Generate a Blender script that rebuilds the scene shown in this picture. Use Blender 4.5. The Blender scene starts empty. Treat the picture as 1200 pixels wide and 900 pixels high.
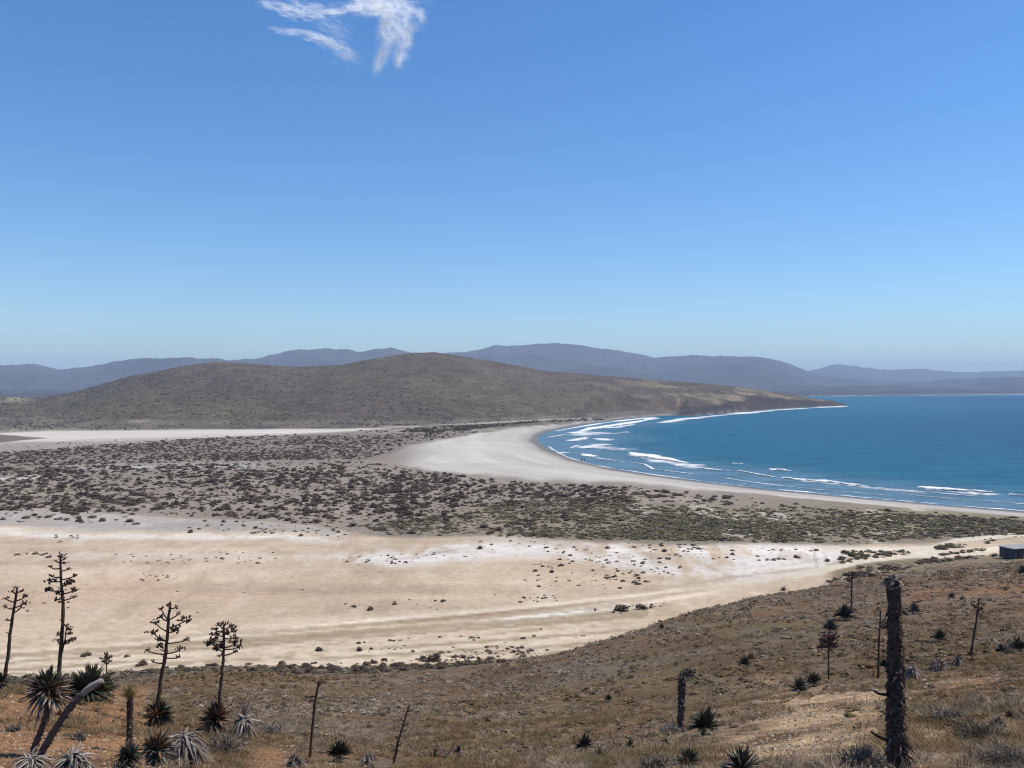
import bpy, math, random
import numpy as np

# ------------------------------------------------------------------ basics
H = 30.0            # eye height above the sea, metres
F = 1000.0          # focal length in units of the 1200-wide photograph
rng = np.random.default_rng(7)
random.seed(7)
scn = bpy.context.scene
COL = scn.collection


def smooth(a, b, x):
    t = np.clip((x - a) / (b - a), 0, 1)
    return t * t * (3 - 2 * t)


def vnoise(x, y, seed=0.0):
    x = np.asarray(x, float); y = np.asarray(y, float)
    xi = np.floor(x); yi = np.floor(y)
    fx = x - xi; fy = y - yi
    fx = fx * fx * (3 - 2 * fx); fy = fy * fy * (3 - 2 * fy)

    def h(a, b):
        s = np.sin(a * 127.1 + b * 311.7 + seed * 74.7) * 43758.5453
        return s - np.floor(s)
    return ((h(xi, yi) * (1 - fx) + h(xi + 1, yi) * fx) * (1 - fy)
            + (h(xi, yi + 1) * (1 - fx) + h(xi + 1, yi + 1) * fx) * fy)


def fbm(x, y, oct=4, seed=0.0):
    s = 0; a = .5; n = 0
    for k in range(oct):
        s = s + a * vnoise(x, y, seed + k * 3.1)
        n += a; a *= .5
        x = x * 2.03 + 11.3; y = y * 2.03 + 5.7
    return s / n


def tag(o, label=None, cat=None, group=None, kind=None):
    if label: o['label'] = label
    if cat: o['category'] = cat
    if group: o['group'] = group
    if kind: o['kind'] = kind
    return o


def empty(name, loc):
    o = bpy.data.objects.new(name, None)
    o.empty_display_size = .2
    COL.objects.link(o)
    o.location = loc
    return o


class MB:
    """collects vertices, faces and vertex colours of ONE mesh object"""
    def __init__(self):
        self.v = []; self.f = []; self.c = []; self.n = 0

    def add(self, verts, faces, col):
        verts = np.asarray(verts, float).reshape(-1, 3)
        for fa in (faces if isinstance(faces, list) else [faces]):
            self.f.append(np.asarray(fa, np.int64) + self.n)
        c = np.asarray(col, float)
        if c.ndim == 1:
            c = np.tile(c[:3], (len(verts), 1))
        self.v.append(verts); self.c.append(c[:, :3]); self.n += len(verts)

    def mesh(self, name, mat, smooth_shade=True, normals=None):
        V = np.concatenate(self.v); Cc = np.concatenate(self.c)
        me = bpy.data.meshes.new(name)
        loops = np.concatenate([f.ravel() for f in self.f])
        tot = np.concatenate([np.full(len(f), f.shape[1]) for f in self.f])
        st = np.concatenate([[0], np.cumsum(tot)[:-1]])
        me.vertices.add(len(V)); me.vertices.foreach_set('co', V.astype(np.float32).ravel())
        me.loops.add(len(loops)); me.loops.foreach_set('vertex_index', loops.astype(np.int32))
        me.polygons.add(len(tot))
        me.polygons.foreach_set('loop_start', st.astype(np.int32))
        me.polygons.foreach_set('loop_total', tot.astype(np.int32))
        me.polygons.foreach_set('use_smooth', np.full(len(tot), smooth_shade))
        at = me.color_attributes.new('Col', 'FLOAT_COLOR', 'POINT')
        rgba = np.ones((len(V), 4), np.float32); rgba[:, :3] = Cc
        at.data.foreach_set('color', rgba.ravel())
        me.materials.append(mat)
        me.update(); me.validate()
        if normals is not None:
            me.normals_split_custom_set_from_vertices([tuple(n) for n in normals])
        return me

    def build(self, name, mat, parent=None, smooth_shade=True, normals=None):
        o = bpy.data.objects.new(name, self.mesh(name, mat, smooth_shade, normals))
        COL.objects.link(o)
        if parent is not None: o.parent = parent
        return o


# ------------------------------------------------------------------ materials
class N:
    def __init__(self, mat):
        self.t = mat.node_tree; self.t.nodes.clear()

    def new(self, typ, **kw):
        n = self.t.nodes.new(typ)
        for k, v in kw.items(): setattr(n, k, v)
        return n

    def link(self, a, b): self.t.links.new(a, b)

    def math(self, op, a, b=None, c=None, clamp=False):
        n = self.new('ShaderNodeMath', operation=op, use_clamp=clamp)
        for i, x in enumerate((a, b, c)):
            if x is None: continue
            if isinstance(x, (int, float)): n.inputs[i].default_value = x
            else: self.link(x, n.inputs[i])
        return n.outputs[0]

    def noise(self, vec, scale, detail=4, rough=.55, dist=0.):
        n = self.new('ShaderNodeTexNoise')
        n.inputs['Scale'].default_value = scale; n.inputs['Detail'].default_value = detail
        n.inputs['Roughness'].default_value = rough; n.inputs['Distortion'].default_value = dist
        self.link(vec, n.inputs['Vector'])
        return n.outputs['Fac']


def attr_mat(name, layers=(), bump=None, rough=.95, spec=.15, streak=None, coord='Object'):
    """vertex colour of the thing, multiplied by procedural noise layers (scale, amount, detail)"""
    m = bpy.data.materials.new(name); m.use_nodes = True
    n = N(m)
    out = n.new('ShaderNodeOutputMaterial'); b = n.new('ShaderNodeBsdfPrincipled')
    n.link(b.outputs[0], out.inputs[0])
    b.inputs['Roughness'].default_value = rough
    b.inputs['Specular IOR Level'].default_value = spec
    a = n.new('ShaderNodeAttribute', attribute_name='Col')
    tc = n.new('ShaderNodeTexCoord')
    vec = tc.outputs[coord]
    mul = None
    for (sc, amt, det) in layers:
        f = n.noise(vec, sc, det, .6)
        f = n.math('MAXIMUM', n.math('MULTIPLY_ADD', f, 4 * amt, 1 - 2 * amt), .12)
        mul = f if mul is None else n.math('MULTIPLY', mul, f)
    if streak:
        mp = n.new('ShaderNodeMapping'); n.link(vec, mp.inputs[0])
        mp.inputs['Scale'].default_value = streak[0]
        mp.inputs['Rotation'].default_value = (0, 0, streak[2])
        f = n.noise(mp.outputs[0], 1, 5, .65)
        f = n.math('MULTIPLY_ADD', f, 4 * streak[1], 1 - 2 * streak[1])
        mul = f if mul is None else n.math('MULTIPLY', mul, f)
    if mul is None:
        n.link(a.outputs['Color'], b.inputs['Base Color'])
    else:
        mx = n.new('ShaderNodeVectorMath', operation='SCALE')
        n.link(a.outputs['Color'], mx.inputs[0]); n.link(mul, mx.inputs['Scale'])
        n.link(mx.outputs[0], b.inputs['Base Color'])
    if bump:
        sc, strength, dist = bump
        f = n.noise(vec, sc, 6, .65)
        bp = n.new('ShaderNodeBump'); bp.inputs['Strength'].default_value = strength
        bp.inputs['Distance'].default_value = dist
        n.link(f, bp.inputs['Height']); n.link(bp.outputs[0], b.inputs['Normal'])
    return m


M_hillside = attr_mat('stony_soil', ((.35, .2, 4), (2.6, .35, 5), (17., .45, 4)), (14., .8, .06))
M_flats = attr_mat('salt_flat_soil', ((.02, .05, 4), (.22, .10, 6), (1.1, .18, 6)), (1.2, .25, .1), streak=((.012, .11, .1), .17, .06))
M_beach = attr_mat('beach_sand', ((.03, .06, 3), (.4, .07, 4)), (.8, .25, .15), streak=((.01, .12, .1), .08, -.35))
M_hill = attr_mat('scrub_covered_hill', ((.012, .15, 4), (.10, .40, 5), (.36, .34, 3)), (.12, 1., 3.5))
M_mount = attr_mat('far_rock', ((.0012, .2, 4), (.009, .35, 5)), (.004, .8, 40.))
M_bush = attr_mat('saltbush_leaf', ((1.3, .3, 3), (7., .35, 2)))
M_brush = attr_mat('dry_twig', ((5., .25, 3),))
M_leaf = attr_mat('agave_leaf', ((9., .25, 3),), rough=.7, spec=.2)
M_bark = attr_mat('agave_bark', ((12., .45, 5), (60., .4, 3)), (40., .8, .02))
M_stone = attr_mat('loose_stone', ((18., .25, 4),), (30., .5, .01))
M_rock = attr_mat('shore_rock', ((.3, .4, 5),), (.6, .8, .5))
M_paint = attr_mat('weathered_metal', ((1.5, .25, 5), (9., .2, 3)), rough=.6, spec=.3)
M_cloth = attr_mat('cloth', ((20., .1, 2),))

# ------------------------------------------------------------------ terrain shape
# shoreline: points seen at sea level, from the right edge round the bay to the headland and the far shore
SHORE_PX = [(1900, 690), (1500, 632), (1350, 614), (1200, 600), (1100, 592), (1000, 583), (900, 574), (800, 562), (730, 552), (680, 541),
            (645, 528), (629, 517), (632, 510), (645, 505), (680, 498), (740, 490), (780, 487), (810, 487), (850, 484.5), (905, 479.5), (950, 477), (985, 475.5),
            (992, 474.2), (975, 471), (940, 468), (905, 465.3), (930, 464.3), (975, 464), (1040, 463.4), (1090, 463), (1140, 462.4), (1200, 461.6), (1500, 459.5), (2200, 457.5)]


def px2g(px, py, z=0.0):
    Y = (H - z) * F / (py - 450.0)
    return ((px - 600) / F * Y, Y)


SHORE = np.array([px2g(*p) for p in SHORE_PX])
SEA = np.vstack([SHORE, [(9000, SHORE[-1][1]), (9000, 80), (SHORE[0][0] + 200, 80)]])


def seg_dist(P, A, B):
    d = B - A
    t = np.clip(((P - A) @ d) / (d @ d), 0, 1)
    q = A + t[:, None] * d
    return np.hypot(P[:, 0] - q[:, 0], P[:, 1] - q[:, 1])


def in_poly(x, y, poly):
    r = np.zeros(x.shape, bool)
    n = len(poly); j = n - 1
    for i in range(n):
        xi, yi = poly[i]; xj, yj = poly[j]
        if yi != yj:
            c = ((yi > y) != (yj > y)) & (x < (xj - xi) * (y - yi) / (yj - yi) + xi)
            r ^= c
        j = i
    return r


def shore_sd(X, Y):
    """signed distance to the waterline, positive on land"""
    X = np.asarray(X, float).ravel(); Y = np.asarray(Y, float).ravel()
    P = np.stack([X, Y], 1)
    d = np.full(len(P), 1e9)
    for i in range(len(SHORE) - 1):
        d = np.minimum(d, seg_dist(P, SHORE[i], SHORE[i + 1]))
    return np.where(in_poly(X, Y, SEA), -d, d)


# the hillside the camera stands on: for each column of the view (distance, where the ground is seen)
NEAR = {
    -500: [(1, 2100), (2, 1400), (5, 985), (8, 905), (12, 878), (18, 830), (24, 797), (30, 835), (45, 870), (80, 800), (112, 737)],
    0: [(1, 2100), (2, 1400), (5, 985), (8, 907), (12, 880), (18, 834), (24, 800), (30, 842), (45, 872), (80, 800), (112, 737)],
    60: [(1, 2100), (2, 1400), (5, 985), (8, 910), (12, 884), (18, 838), (23.5, 805), (30, 846), (45, 868), (80, 800), (112, 737)],
    130: [(1, 2100), (2, 1400), (5, 990), (8, 920), (12, 890), (18, 846), (22, 818), (28, 838), (45, 850), (80, 800), (112, 737)],
    190: [(1, 2100), (2, 1400), (5, 1000), (8, 930), (12, 898), (18, 866), (22, 845), (30, 842), (50, 822), (83, 787), (112, 737)],
    250: [(1, 2100), (2, 1400), (5, 1010), (8, 940), (12, 905), (20, 868), (26, 850), (50, 815), (83, 787), (112, 737)],
    400: [(1, 2100), (2, 1400), (5, 1040), (10, 920), (20, 880), (35, 848), (60, 815), (84, 786), (112, 737)],
    550: [(1, 2100), (2, 1400), (5, 1050), (9, 935), (20, 880), (40, 838), (65, 805), (84, 784), (112, 737)],
    650: [(1, 2100), (2, 1400), (5, 1050), (8, 945), (16, 890), (32, 843), (52, 801), (72, 768), (80, 775), (93, 762), (112, 737)],
    710: [(1, 2100), (2, 1400), (5, 1045), (8, 940), (15, 890), (30, 845), (50, 795), (70, 757), (80, 742), (91, 764), (112, 737)],
    770: [(1, 2100), (2, 1400), (5, 1040), (8, 930), (15, 887), (30, 838), (50, 787), (75, 739), (85, 726), (99, 745), (125, 706)],
    825: [(1, 2100), (2, 1400), (5, 1030), (8, 922), (15, 884), (30, 830), (50, 775), (75, 727), (92, 708), (106, 722), (130, 698)],
    892: [(1, 2100), (2, 1400), (5, 1020), (8, 912), (15, 874), (30, 817), (60, 743), (90, 704), (100, 695), (115, 703), (140, 682)],
    942: [(1, 2100), (2, 1400), (5, 1010), (8, 906), (15, 866), (30, 808), (60, 738), (90, 702), (105, 692), (118, 693), (140, 682)],
    1000: [(1, 2100), (2, 1400), (5, 1000), (8, 902), (15, 855), (30, 800), (60, 733), (100, 692), (120, 676), (131, 667), (150, 666)],
    1100: [(1, 2100), (2, 1400), (5, 995), (8, 900), (15, 848), (30, 788), (60, 722), (100, 684), (120, 668), (136, 659), (160, 653)],
    1200: [(1, 2100), (2, 1400), (5, 985), (7.5, 900), (15, 838), (30, 775), (60, 710), (100, 675), (130, 657), (145, 646), (170, 640)],
    1900: [(1, 2100), (2, 1400), (5, 985), (7.5, 890), (15, 825), (30, 760), (60, 700), (100, 668), (135, 655), (150, 640), (180, 630)],
}
TPX = np.arange(-500, 1901, 15.0)
TLY = np.linspace(0, math.log(185), 150)


def _near_table():
    ks = sorted(NEAR)
    Yg = np.exp(TLY)
    rows = []
    for k in ks:
        a = np.array(NEAR[k], float)
        rows.append(np.interp(Yg, a[:, 0], (a[:, 1] - 450) / F * a[:, 0], right=40))
    rows = np.array(rows)
    T = np.array([[np.interp(p, ks, rows[:, j]) for j in range(len(Yg))] for p in TPX])
    k = np.exp(-np.arange(-4, 5) ** 2 / (2 * 1.5 ** 2)); k /= k.sum()
    for ax in (0, 1):
        Tp = np.pad(T, [(4, 4) if i == ax else (0, 0) for i in (0, 1)], 'edge')
        T = np.apply_along_axis(lambda v: np.convolve(v, k, 'valid'), ax, Tp)
    return H - T


NT = _near_table()


def z_near(X, Y):
    px = 600 + F * X / Y
    i = np.clip((px - TPX[0]) / 15.0, 0, len(TPX) - 1.001)
    j = np.clip((np.log(np.maximum(Y, 1.0))) / (TLY[1] - TLY[0]), 0, len(TLY) - 1.001)
    i0 = i.astype(int); j0 = j.astype(int); fi = i - i0; fj = j - j0
    z = ((NT[i0, j0] * (1 - fi) + NT[i0 + 1, j0] * fi) * (1 - fj)
         + (NT[i0, j0 + 1] * (1 - fi) + NT[i0 + 1, j0 + 1] * fi) * fj)
    return np.where(Y > 184, -20., z)


# headland hill: column, crest as seen, crest distance, foot distance
HILL = np.array([(-300, 466, 950, 640), (0, 466, 950, 620), (50, 466.5, 980, 610), (75, 463, 990, 605), (100, 456, 1000, 600), (150, 441, 1000, 600), (200, 431, 1000, 590),
                 (255, 424, 1000, 590), (310, 427, 1000, 590), (350, 430, 1010, 590), (400, 427.5, 1020, 590), (440, 420.5, 1030, 600),
                 (480, 414.5, 1040, 600), (510, 413, 1050, 610), (560, 420, 1060, 640), (600, 428, 1070, 660), (650, 436, 1080, 700),
                 (700, 440, 1090, 740), (750, 444, 1100, 785), (800, 447, 1110, 815), (850, 452, 1130, 860), (900, 459, 1160, 930),
                 (950, 467, 1190, 1050), (980, 473, 1210, 1150), (993, 477, 1220, 1200), (1010, 490, 1225, 1210), (3000, 490, 1230, 1210)], float)
MT1 = np.array([(-400, 424, 4600), (-100, 427, 4600), (0, 428, 4600), (40, 426, 4600), (70, 432, 4600), (100, 430, 4600), (150, 421.5, 4500), (200, 419, 4500), (240, 419, 4500), (270, 422, 4600),
                (300, 420, 4700), (320, 415, 4800), (350, 409.5, 4900), (380, 407.5, 5000), (420, 411.5, 5000), (460, 408, 5000), (482, 412, 5100), (520, 413, 5200),
                (545, 412, 5300), (580, 404, 5400), (620, 404, 5500), (650, 401.5, 5500), (680, 404, 5500), (700, 408, 5500), (750, 415, 5600), (770, 418, 5600),
                (800, 415.5, 5600), (830, 417.5, 5600), (870, 416.5, 5600), (900, 419, 5600), (925, 426, 5600), (950, 436, 5600), (1000, 443, 5500), (1060, 446, 5500), (1200, 448, 5500), (2500, 448, 5500)], float)
MT2 = np.array([(-400, 445, 8000), (800, 440, 8000), (920, 440, 8000), (950, 434.5, 8000), (980, 427, 8000), (1000, 428.5, 8000), (1030, 433.5, 8000), (1060, 432, 8000), (1080, 431, 8000), (1100, 434, 8000), (1150, 436, 8000),
                (1200, 434, 8000), (1300, 428, 8000), (2500, 430, 8000)], float)


def zfun(X, Y, sd=None, detail=True):
    shp = np.shape(X)
    X = np.asarray(X, float).ravel(); Y = np.asarray(Y, float).ravel()
    if sd is None: sd = shore_sd(X, Y)
    px = 600 + F * X / Y
    # plain with hummocks, rising slowly inland
    zp = 2.0 + .5 * (fbm(X / 55, Y / 55, 3, 3) - .5) + 8 * smooth(1300, 3200, Y)
    pyp = 450 + 28000 / Y
    dune = np.exp(-((sd - 32) / 18.) ** 2) * smooth(560, 640, px) * smooth(300, 255, Y)
    zp = zp + dune * (.5 + .8 * (fbm(X / 14, Y / 14, 3, 9) - .35))
    # hillside
    zn = z_near(X, Y)
    if detail:
        amp = smooth(2, 10, Y) * (1 - smooth(110, 135, Y))
        zn = zn + amp * ((fbm(X / 5.5, Y / 5.5, 3, 21) - .5) * .55 + (fbm(X / 1.1, Y / 1.1, 3, 31) - .5) * .16)
    k = .45
    z = np.where(Y < 184, k * np.logaddexp(zp / k, zn / k), zp)
    # headland
    pc = np.interp(px, HILL[:, 0], HILL[:, 1]); Yc = np.interp(px, HILL[:, 0], HILL[:, 2]); Yb = np.interp(px, HILL[:, 0], HILL[:, 3])
    zc = H - (pc - 450) / F * Yc
    t = (Y - Yb) / (Yc - Yb)
    s = np.where(t < 1, np.clip(t, 0, 1) ** 1.25 * (1.0 + .55 * np.clip(1 - t, 0, 1)), 1 - smooth(0, 1, (Y - Yc) / 420))
    s = np.clip(s, 0, 1.02)
    rid = fbm(px / 62 + .9 * fbm(px / 90, Y / 220, 2, 5), Y / 300, 4, 41) - .5
    zh = 2 + (zc - 2) * s + rid * 42 * np.clip(s, 0, 1) * np.clip(1 - t, 0, 1) + (fbm(X / 40, Y / 40, 4, 47) - .5) * 3.5 * np.clip(s, 0, 1)
    z = np.maximum(z, np.where((t > 0) & (zc > 2.2), zh, -50))
    # far ranges
    for M, Yb0, sd_, seed in ((MT1, 2700., 900, 61), (MT2, 5600., 1200, 71)):
        pm = np.interp(px, M[:, 0], M[:, 1]); Ym = np.interp(px, M[:, 0], M[:, 2])
        zm = H - (pm - 450) / F * Ym + (fbm(px / 17., px * 0, 4, seed + 3) - .5) * .0042 * Ym
        t = (Y - Yb0) / (Ym - Yb0)
        s = np.where(t < 1, np.clip(t, 0, 1) ** 1.5, 1 - smooth(0, 1, (Y - Ym) / 1500))
        rr = fbm(X / 420, Y / 900, 4, seed) - .5
        zmm = 8 + (zm - 8) * s + rr * 260 * np.clip(t, 0, 1) * np.clip(1 - t, 0, 1) * 2
        z = np.maximum(z, np.where(t > 0, zmm, -50))
    # shore
    head = smooth(790, 850, px) * (Y > 700) * (Y < 1700)
    slope = .085 + .85 * head + .3 * (sd > 60)
    z = np.minimum(z, np.where(sd > 0, sd * slope + head * (fbm(X / 9, Y / 9, 3, 81) - .5) * 6 * smooth(0, 12, sd), np.maximum(sd * .05, -3.)))
    return z.reshape(shp)


def g_at(px, py, Y0=1.5, Y1=190.):
    """first point of the ground along the view line through (px, py)"""
    u = (px - 600) / F; v = (py - 450) / F
    Y = np.geomspace(Y0, Y1, 2500)
    dz = (H - v * Y) - zfun(u * Y, Y)
    i = np.argmax(dz < 0)
    if dz[i] >= 0: i = len(Y) - 1
    y = Y[i]
    return np.array([u * y, y, float(zfun(np.array([u * y]), np.array([y]))[0])])


# ------------------------------------------------------------------ terrain mesh
cols = np.concatenate([np.linspace(-2600, -260, 60)[:-1], np.arange(-260, 1461, 2.2), np.linspace(1461, 3400, 60)[1:]])
ys = np.concatenate([np.geomspace(1.0, 8, 40)[:-1], np.geomspace(8, 150, 330)[:-1], 28000. / np.arange(650 - 450, 30, -.75) ,
                     np.linspace(940, 1300, 80)[1:], np.geomspace(1300, 2800, 60)[1:], np.geomspace(2800, 12500, 110)[1:]])
ys = np.unique(np.round(ys, 4))
UU, YY = np.meshgrid((cols - 600) / F, ys)
XX = UU * YY
nr, nc = XX.shape
SD = shore_sd(XX, YY)
ZZ = zfun(XX, YY, SD).ravel()
X = XX.ravel(); Y = YY.ravel(); PX = 600 + UU.ravel() * F
PYP = 450 + 28000. / Y                       # where the level plain would be seen
PYA = 450 + (H - ZZ) * F / Y                 # where the ground is seen


def L(pts, px):
    a = np.array(pts, float)
    return np.interp(px, a[:, 0], a[:, 1])


def strip(px, py, pts, w, x0=None, x1=None, soft=25):
    y = L(pts, px)
    m = np.exp(-((py - y) / w) ** 2)
    if x0 is not None: m = m * smooth(x0 - soft, x0 + soft, px)
    if x1 is not None: m = m * (1 - smooth(x1 - soft, x1 + soft, px))
    return m


def between(px, py, top, bot, s=1.5):
    return smooth(-s, s, py - L(top, px)) * (1 - smooth(-s, s, py - L(bot, px)))


def blob(px, py, cx, cy, rx, ry):
    return np.exp(-(((px - cx) / rx) ** 2 + ((py - cy) / ry) ** 2))


def mix(c, col, m):
    return c * (1 - m[:, None]) + np.asarray(col)[None] * m[:, None]


BEACH_OUT = [(-500, 470), (380, 470), (432, 541), (470, 546), (560, 558), (650, 566), (740, 570), (800, 574), (900, 582), (1000, 592), (1200, 604), (1500, 638), (1900, 700)]
BEACH_TOP = [(380, 560), (432, 541), (455, 532), (480, 522), (560, 508), (620, 499), (700, 491), (745, 487.5), (790, 486)]
SCRUB_LOW = [(-500, 596), (0, 598), (150, 604), (300, 611), (400, 622), (450, 627), (600, 630), (800, 638), (1000, 642), (1170, 633), (1400, 640)]


def beach_mask(px, py, sd):
    m = (sd > -8) & (py < L(BEACH_OUT, px)) & (py > L(BEACH_TOP, px) + 0) & (px > 425)
    far = (px > 745) & (py < 520)
    return m & ~(far & (sd > 14))


def paint_plain(X, Y, sd):
    px = 600 + F * X / Y; py = 450 + 28000. / Y
    w1 = fbm(X / 26, Y / 70, 4, 101) - .5
    w2 = fbm(X / 7, Y / 18, 4, 102) - .5
    pw = py + w1 * 7 * np.clip((py - 490) / 100, .15, 1.3) + w2 * 3 * np.clip((py - 490) / 100, .15, 1.3)
    w3 = fbm(X / 2.6, Y / 9, 4, 103) - .5
    c = np.tile(np.array([.250, .208, .162]), (len(px), 1)) * (1 + .35 * w2[:, None])
    # brown plain before the hills, dark scrub soil
    c = mix(c, (.125, .105, .080), 1 - smooth(501, 504, py + w1 * 2))
    c = c * (1 + np.where(py < 503, 1.3 * (fbm(X / 12, Y / 30, 3, 104) - .5), 0)[:, None])
    c = mix(c, (.30, .25, .20), .7 * strip(px, py, [(0, 478), (100, 492), (400, 499)], 1.0, -300, 90) * (w2 > .05))
    c = mix(c, (.42, .36, .29), strip(px, py, [(380, 501), (480, 500), (560, 496), (700, 489.5)], .8, 400, 720) * smooth(-.05, .1, w1))
    c = mix(c, (.42, .33, .27), blob(px, py, 168, 495.5, 14, .6) + blob(px, py, 305, 492.5, 12, .6))
    # white salt strip
    m = between(px, pw, [(-500, 508), (0, 508), (60, 505.5), (400, 502.5), (470, 501)], [(-500, 545), (0, 533), (110, 523), (250, 513), (400, 506), (470, 501)], .9)
    c = mix(c, (.56, .50, .42), m)
    c = mix(c, (.15, .12, .10), between(px, pw, [(-300, 507), (0, 509.5), (55, 513)], [(-300, 521), (0, 519), (55, 513.5)], .5) * (px < 56))
    c = mix(c, (.40, .33, .26), .6 * strip(px, py, [(20, 529), (60, 520), (120, 513)], 1.2, 20, 110))
    # scrub belts: greyer and browner soil
    c = mix(c, (.19, .157, .125), .7 * between(px, pw, [(0, 519), (420, 507)], [(0, 541), (430, 538)], 3))
    c = mix(c, (.40, .41, .37), .85 * strip(px, pw, [(0, 552), (100, 548), (240, 545), (330, 544)], 1.6, 90, 300))
    c = mix(c, (.52, .48, .42), .9 * strip(px, pw, [(-100, 564), (0, 562), (60, 559)], 2.2, -200, 45))
    c = mix(c, (.27, .255, .165), .55 * strip(px, pw, [(0, 578), (130, 576)], 5, -50, 130))
    # right belt olive
    right = smooth(430, 620, px) * smooth(585, 600, py + (px - 600) * .0) * (1 - smooth(-3, 3, pw - L(SCRUB_LOW, px)))
    c = mix(c, (.21, .175, .115), .75 * right)
    c = mix(c, (.23, .235, .09), .8 * blob(px, pw, 1080, 612, 90, 9) * (.6 + w2))
    c = mix(c, (.45, .40, .32), right * smooth(.12, .2, w2) * .8)
    # open flats
    fl = smooth(-3, 3, pw - L(SCRUB_LOW, px))
    tan = np.array([.48, .370, .256])[None] * (1 + .22 * w1[:, None])
    c = c * (1 - fl[:, None]) + tan * fl[:, None]
    c = mix(c, (.335, .31, .275), fl * between(px, pw, [(-500, 590), (0, 596), (300, 600)], [(-500, 612), (0, 618), (200, 622), (400, 626), (470, 618)], 3) * .9)
    c = mix(c, (.62, .57, .50), fl * .75 * strip(px, pw, [(0, 625), (200, 629), (350, 631), (420, 634)], 4, -300, 400))
    c = mix(c, (.64, .59, .52), fl * .95 * between(px, pw, [(380, 650), (440, 645), (520, 638), (680, 634), (900, 638), (1000, 640)],
                                               [(380, 652), (460, 662), (560, 657), (660, 652), (720, 664), (860, 684), (990, 668)], 7) * (1 - smooth(985, 1005, px)) * smooth(-.36, -.02, w3 + w1 * .5))
    c = mix(c, (.32, .29, .245), fl * .6 * strip(px, pw, [(440, 654), (500, 648), (540, 643)], 1.2, 460, 545))
    c = mix(c, (.36, .32, .26), fl * .55 * strip(px, pw, [(600, 632), (750, 645)], 3, 560, 700))
    c = mix(c, (.40, .285, .195), fl * .6 * strip(px, pw, [(0, 700), (300, 690), (600, 678)], 18, -600, 480))
    c = mix(c, (.52, .42, .31), fl * .6 * strip(px, pw, [(0, 664), (300, 668), (500, 668)], 6, -600, 420))
    cr = fbm(X / 3.2, Y / 5.5, 5, 107) - .5
    c = mix(c, (.60, .53, .43), fl * smooth(.10, .2, cr) * .28)
    c = mix(c, (.30, .215, .14), fl * smooth(.10, .2, -cr) * .3)
    # tracks across the flats
    A = [(-300, 800), (0, 774), (120, 760), (330, 737), (480, 722), (620, 710), (760, 696), (860, 684), (930, 673), (975, 664)]
    B = [(-300, 815), (0, 796), (140, 781), (390, 748), (540, 731), (640, 720), (760, 706), (860, 690)]
    c = mix(c, (.66, .58, .46), .95 * strip(px, py + w2 * .6, A, 1.9, -300, 900))
    c = mix(c, (.33, .24, .16), .6 * strip(px, py + w2 * .6 - 3.6, A, 1.2, 60, 820))
    c = mix(c, (.66, .57, .45), .9 * strip(px, py + w2 * .6, B, 2.4, -300, 860))
    c = mix(c, (.78, .74, .66), .95 * strip(px, py + w2 * .7, B, 2.4, 595, 700, 40))
    c = mix(c, (.24, .155, .10), .9 * strip(px, py + w2, [(450, 731), (560, 719.5), (700, 706), (800, 697)], 1.1, 470, 730))
    c = mix(c, (.29, .21, .13), .7 * strip(px, pw, [(0, 787), (200, 768), (420, 745), (600, 727)], 4, -300, 520))
    c = mix(c, (.25, .20, .115), .85 * strip(px, pw, [(0, 800), (250, 779), (420, 771), (560, 762), (700, 738)], 3.2, -300, 640))
    c = mix(c, (.28, .215, .13), .7 * strip(px, pw, [(0, 790), (250, 768), (420, 757), (560, 748), (700, 728)], 2.5, -300, 640))
    lowz = smooth(715, 750, py + (px - 300) * .06) * fl * (px < 760)
    st = fbm(X / 60, (py + px * .07) / 3.2, 4, 105) - .5
    c = mix(c, (.27, .21, .125), lowz * smooth(.03, .14, st) * .75)
    c = mix(c, (.58, .49, .36), lowz * smooth(.03, .14, -st) * .7)
    c = mix(c, (.60, .51, .39), .7 * strip(px, pw, [(0, 806), (250, 787), (400, 778), (540, 768), (660, 752)], 2.0, -300, 660))
    c = mix(c, (.50, .40, .29), fl * .7 * blob(px, pw, 860, 685, 90, 9))
    for k_ in range(7):
        off_ = (k_ - 3) * 4.2 + 1.5 * math.sin(k_ * 2.1)
        c = mix(c, ((.36, .28, .19), (.63, .55, .44))[k_ % 2], .55 * strip(px, py + w2 * .5 - off_, [(560, 738), (700, 716), (800, 700), (880, 685), (950, 670), (990, 661)], .9, 560 + 30 * k_, 965 - 12 * k_, 40) * smooth(-.25, .1, w1 + w3 * .4))
    c = mix(c, (.36, .30, .22), .7 * strip(px, py + w1 * 2, [(790, 686), (860, 676), (950, 667)], 1.6, 760, 960))
    c = mix(c, (.66, .60, .51), .7 * strip(px, py, [(800, 672), (900, 667), (980, 660)], 1.8, 830, 985))
    for dx in (0, 12):
        c = mix(c, (.30, .27, .23), .7 * np.exp(-((px - (952 + dx + (py - 640) * .25)) / 1.2) ** 2) * (py > 641) * (py < 668))
    # road towards the shed, brown low dune beside it
    c = mix(c, (.21, .165, .10), smooth(960, 985, px) * between(px, pw, [(960, 668), (1000, 655), (1060, 652), (1100, 654)], [(960, 705), (1200, 705)], 3))
    R = [(930, 676), (985, 664), (1020, 656), (1075, 650.5), (1105, 652), (1150, 648), (1175, 642)]
    c = mix(c, (.58, .50, .38), smooth(.1, .5, strip(px, py + w2 * 2, R, 3.4, 930, 1175)))
    c = mix(c, (.56, .49, .38), smooth(.1, .5, strip(px, py + w2 * 2, [(1000, 644), (1060, 644), (1090, 642), (1120, 634), (1180, 629), (1300, 626)], 2.2, 960, 1300)))
    c = mix(c, (.56, .49, .38), blob(px, py + w2 * 2, 1090, 646, 28, 5))
    c = mix(c, (.60, .50, .38), blob(px, py + w2 * 3, 1002, 683, 14, 2.5) + blob(px, py + w2 * 3, 1025, 676, 18, 1.2))
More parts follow.
